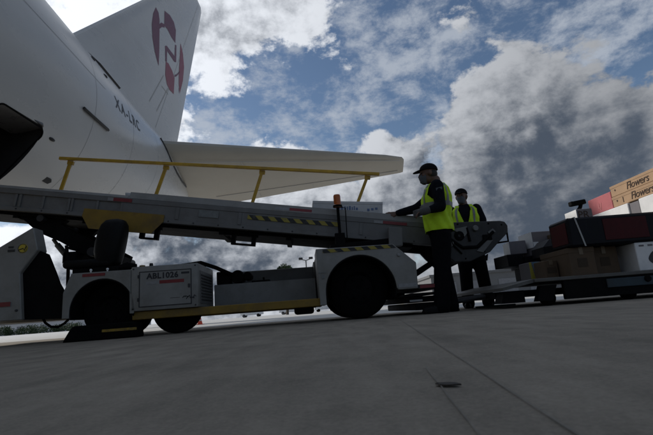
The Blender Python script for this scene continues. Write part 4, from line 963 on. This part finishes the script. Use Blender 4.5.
# left stack
o, hx, hy, h = crate('black plastic sack of goods slumped on the left of the cargo', 2.56, 2.86, 5.12, 5.62, .47, .76, M_blkp, name='sack', cat='sack', bev=.09)
o, hx, hy, h = crate('large dark carton standing under the black sack', 2.46, 2.85, 5.13, 5.9, ZD, .468, M_blkp)
o, hx, hy, h = crate('grey carton with a bright white end, highest at the left of the cargo', 2.64, 2.93, 5.66, 6.0, .62, .925, M_greyc, rz=R(5))
b = MB(); b.box(-hx - .006, -hx - .0005, -hy + .002, hy - .002, .10, h - .004); b.box(-hx + .002, -hx + .07, -hy - .006, -hy - .0005, .09, .17); b.build('white_end', M_white, o)
crate('dark crate under the grey carton with the white end', 2.52, 2.94, 5.64, 6.15, .47, .618, M_blkp, name='crate', cat='crate')
o, hx, hy, h = crate('small pale carton at the far left of the cargo stack', 2.41, 2.62, 5.75, 6.05, .66, .835, M_greyc, rz=R(-7))
b = MB(); b.box(-hx - .005, -hx - .0005, -hy + .002, hy - .002, .004, h - .004); b.build('white_end', M_white, o)
crate('black slatted crate under the small pale carton', 2.30, 2.51, 5.70, 6.12, .50, .658, M_blkp, name='crate', cat='crate', rz=R(4))
o, hx, hy, h = crate('narrow carton with yellow and blue stripes at the left of the deck', 2.335, 2.458, 5.14, 5.45, ZD, .498, M_greyc)
b = MB(); b.prism([(-.072, 0.002), (-.02, .002), (-.05, h - .003), (-.072, h - .003)], -hy - .005, -hy - .0005); b.build('yellow_stripe', mat('yellow_print', (.40, .36, .05), .7), o)
b = MB(); b.prism([(-.005, 0.002), (.07, .002), (.045, h - .003), (-.035, h - .003)], -hy - .005, -hy - .0005); b.build('blue_stripe', mat('blue_card', (.10, .24, .36), .7), o)

# hose on the ground by the workers' feet
b = MB(); b.tube([(1.92 + .06 * k, 6.05 + .02 * math.sin(k * .7), .014) for k in range(10)], .011, 8)
tag(b.build('ground_hose', mat('teal_hose', (.03, .16, .16), .5), None, True), 'thin teal hose lying on the ground by the second worker\'s feet', 'hose')
# dead leaf on the apron
b = MB(); L_ = []
for i in range(9):
    t = i / 8; w = .011 * math.sin(math.pi * min(1, t * 1.05)) ** .8 + .0004; L_.append([b.bm.verts.new((-.020 + .040 * t, s * w, .0015 + .0012 * abs(s) + .001 * t * t)) for s in (-1, 0, 1)])
for A, B in zip(L_, L_[1:]):
    for i in (0, 1): b.bm.faces.new((A[i], A[i + 1], B[i + 1], B[i]))
lf = b.build('fallen_leaf', mat('dry_leaf', (.025, .02, .014), .8), None, True, loc=(.152, .648, .004), rot=(0, 0, R(-42)))
sm = lf.modifiers.new('s', 'SOLIDIFY'); sm.thickness = .0012
tag(lf, 'small dark dry leaf lying on the apron in the foreground', 'leaf')

# ------------------------------------------------------------------ distance
def far_building(label, x0, x1, y0, y1, h, m, nwin=0):
    o = thing('terminal_building', label, 'building', ((x0 + x1) / 2, y0, 0))
    hx = (x1 - x0) / 2
    b = MB(); b.box(-hx, hx, 0, y1 - y0, 0, h); b.build('wall', m, o)
    b = MB(); b.box(-hx - .2, hx + .2, -.2, y1 - y0 + .2, h, h + .35); b.box(-hx * .2, -hx * .1, 2, 4, h + .35, h + 1.2); b.build('roof', mat('roof_edge', (.12, .12, .12), .7), o)
    for k in range(nwin):
        x = -hx + (k + .5) * 2 * hx / nwin; b = MB(); b.box(x - 1.3, x + 1.3, -.08, .02, .6, 2.7); b.build('cargo_dock_door', mat('dock_door', (.20, .20, .21), .6), o)
    return o
M_wall = mat('grey_render_wall', (.15, .15, .15), .8, var=.1, scale=.5)
far_building('long grey flat-roofed cargo building in the distance behind the second worker', 14, 44, 62, 84, 3.6, M_wall, 7)
far_building('low pale building far off at the left beyond the loader', -118, -70, 150, 170, 3.6, mat('pale_wall', (.5, .5, .52), .8), 6)
# floodlight mast
ms = thing('floodlight_mast', 'tall thin floodlight mast with two lamp heads far behind the loader', 'lamp post', (-6.6, 120, 0))
b = MB(); b.tube([(0, 0, 0), (0, 0, 14.2)], [.26, .16], 10); b.tube([(-1.3, 0, 14.5), (0, 0, 14.1), (1.3, 0, 14.5)], .12, 8); b.build('pole', M_lg, ms, True)
for s in (-1, 1):
    b = MB(); b.box(s * 1.4 - .55, s * 1.4 + .55, -.4, .4, 14.4, 15.0, .08); b.build('lamp_head', M_dark, ms)
# trees
M_leaf = mat('dark_foliage', (.035, .06, .022), .8, var=.5, scale=2); M_bark = mat('bark', (.06, .045, .03), .9)
def tree(label, x, y, h, w, n, leaf, seed, cat='tree', name='tree', ch=.5, group=None):
    random.seed(seed); o = thing(name, label, cat, (x, y, 0), group=group)
    b = MB(); b.tube([(0, 0, 0), (.1 * w, 0, h * .5), (0, 0, h * .85)], [h * .03, h * .022, h * .01], 7)
    for k in range(5):
        a = k * 1.3; b.tube([(0, 0, h * (.45 + .06 * k)), (math.cos(a) * w * .35, math.sin(a) * w * .35, h * (.65 + .06 * k))], [h * .012, h * .005], 5)
    b.build('trunk', M_bark, o)
    b = MB(); cl = [(random.uniform(-.38, .38) * w, random.uniform(-.38, .38) * w, h * (1 - ch) + h * ch * random.uniform(.2, .85), random.uniform(.16, .3) * w) for _ in range(9)]
    for k in range(n):
        c = random.choice(cl); v = Vector((random.gauss(0, 1), random.gauss(0, 1), random.gauss(0, 1))).normalized() * c[3] * random.uniform(.4, 1.05)
        p = Vector(c[:3]) + v; d1 = Vector((random.gauss(0, 1), random.gauss(0, 1), random.gauss(0, 1))).normalized(); d2 = d1.orthogonal().normalized()
        b.bm.faces.new([b.bm.verts.new(p + q) for q in (d1 * leaf, d2 * leaf * .6, -d1 * leaf, -d2 * leaf * .6)])
    b.build('crown', M_leaf, o)
tree('small dark leafy tree top showing above the loader deck', -6.25, 60, 6.95, 1.9, 1100, .13, 2, ch=.24)
for k, w_ in enumerate(('leftmost of the five', 'second from the left', 'middle one of the five', 'fourth from the left', 'rightmost, nearest the hanging hose')):
    x = -103 + 5.6 * k + random.uniform(-.8, .8)
    tree('low dark shrub in the distant hedge seen under the loader, ' + w_, x, 132 + random.uniform(-4, 4), random.uniform(1.2, 1.9), random.uniform(5, 6.5), 1500, .2, 20 + k, 'shrub', 'shrub', .95, 'shrubs of the distant hedge at the left')
# distant vans
M_van = mat('van_white', (.7, .7, .7), .4); M_glass = mat('van_glass', (.02, .025, .03), .1)
def van(label, x, y, rz):
    o = thing('parked_van', label, 'van', (x, y, 0), rz)
    b = MB(); b.prism([(-2.4, .45), (2.3, .45), (2.4, 1.0), (1.75, 1.25), (1.2, 2.1), (-2.35, 2.15)], -.95, .95, bev=.06); b.build('van_body', M_van, o)
    b = MB(); b.prism([(1.30, 1.3), (1.68, 1.3), (1.2, 2.0), (.4, 2.0), (.4, 1.3)], -.965, .965); b.build('window', M_glass, o)
    for wx in (-1.5, 1.5):
        for wy in (-.85, .85):
            b = MB(); b.lathe([(.1, -.12), (.3, -.12), (.34, -.08), (.34, .08), (.3, .12), (.1, .12)], (wx, wy, .345), 'y', 18); b.build('wheel', M_rub, o, True)
van('white van parked far off, right of the mast under the loader', -1.8, 96, R(8)); van('white van parked far off, below the floodlight mast', -9.5, 98, R(-5)); van('white van parked far off, leftmost of three under the loader sill', -17.5, 95, R(180))
# traffic cone
cn = thing('traffic_cone', 'small orange traffic cone on the sunlit concrete seen under the loader', 'traffic cone', (-4.1, 13.6, 0))
cn.scale = (.55, .55, .55)
b = MB(); b.lathe([(.17, .03), (.14, .035), (.04, .46), (.025, .47), (0, .47)], (0, 0, 0), 'z', 22); b.build('cone_body', mat('orange_plastic', (.75, .09, .03), .5), cn, True)
b = MB(); b.box(-.2, .2, -.2, .2, 0, .03, .01); b.build('cone_base', MATS['orange_plastic'], cn)
b = MB(); b.lathe([(.103, .20), (.082, .28)], (0, 0, 0), 'z', 22); b.build('white_band', M_van, cn, True)
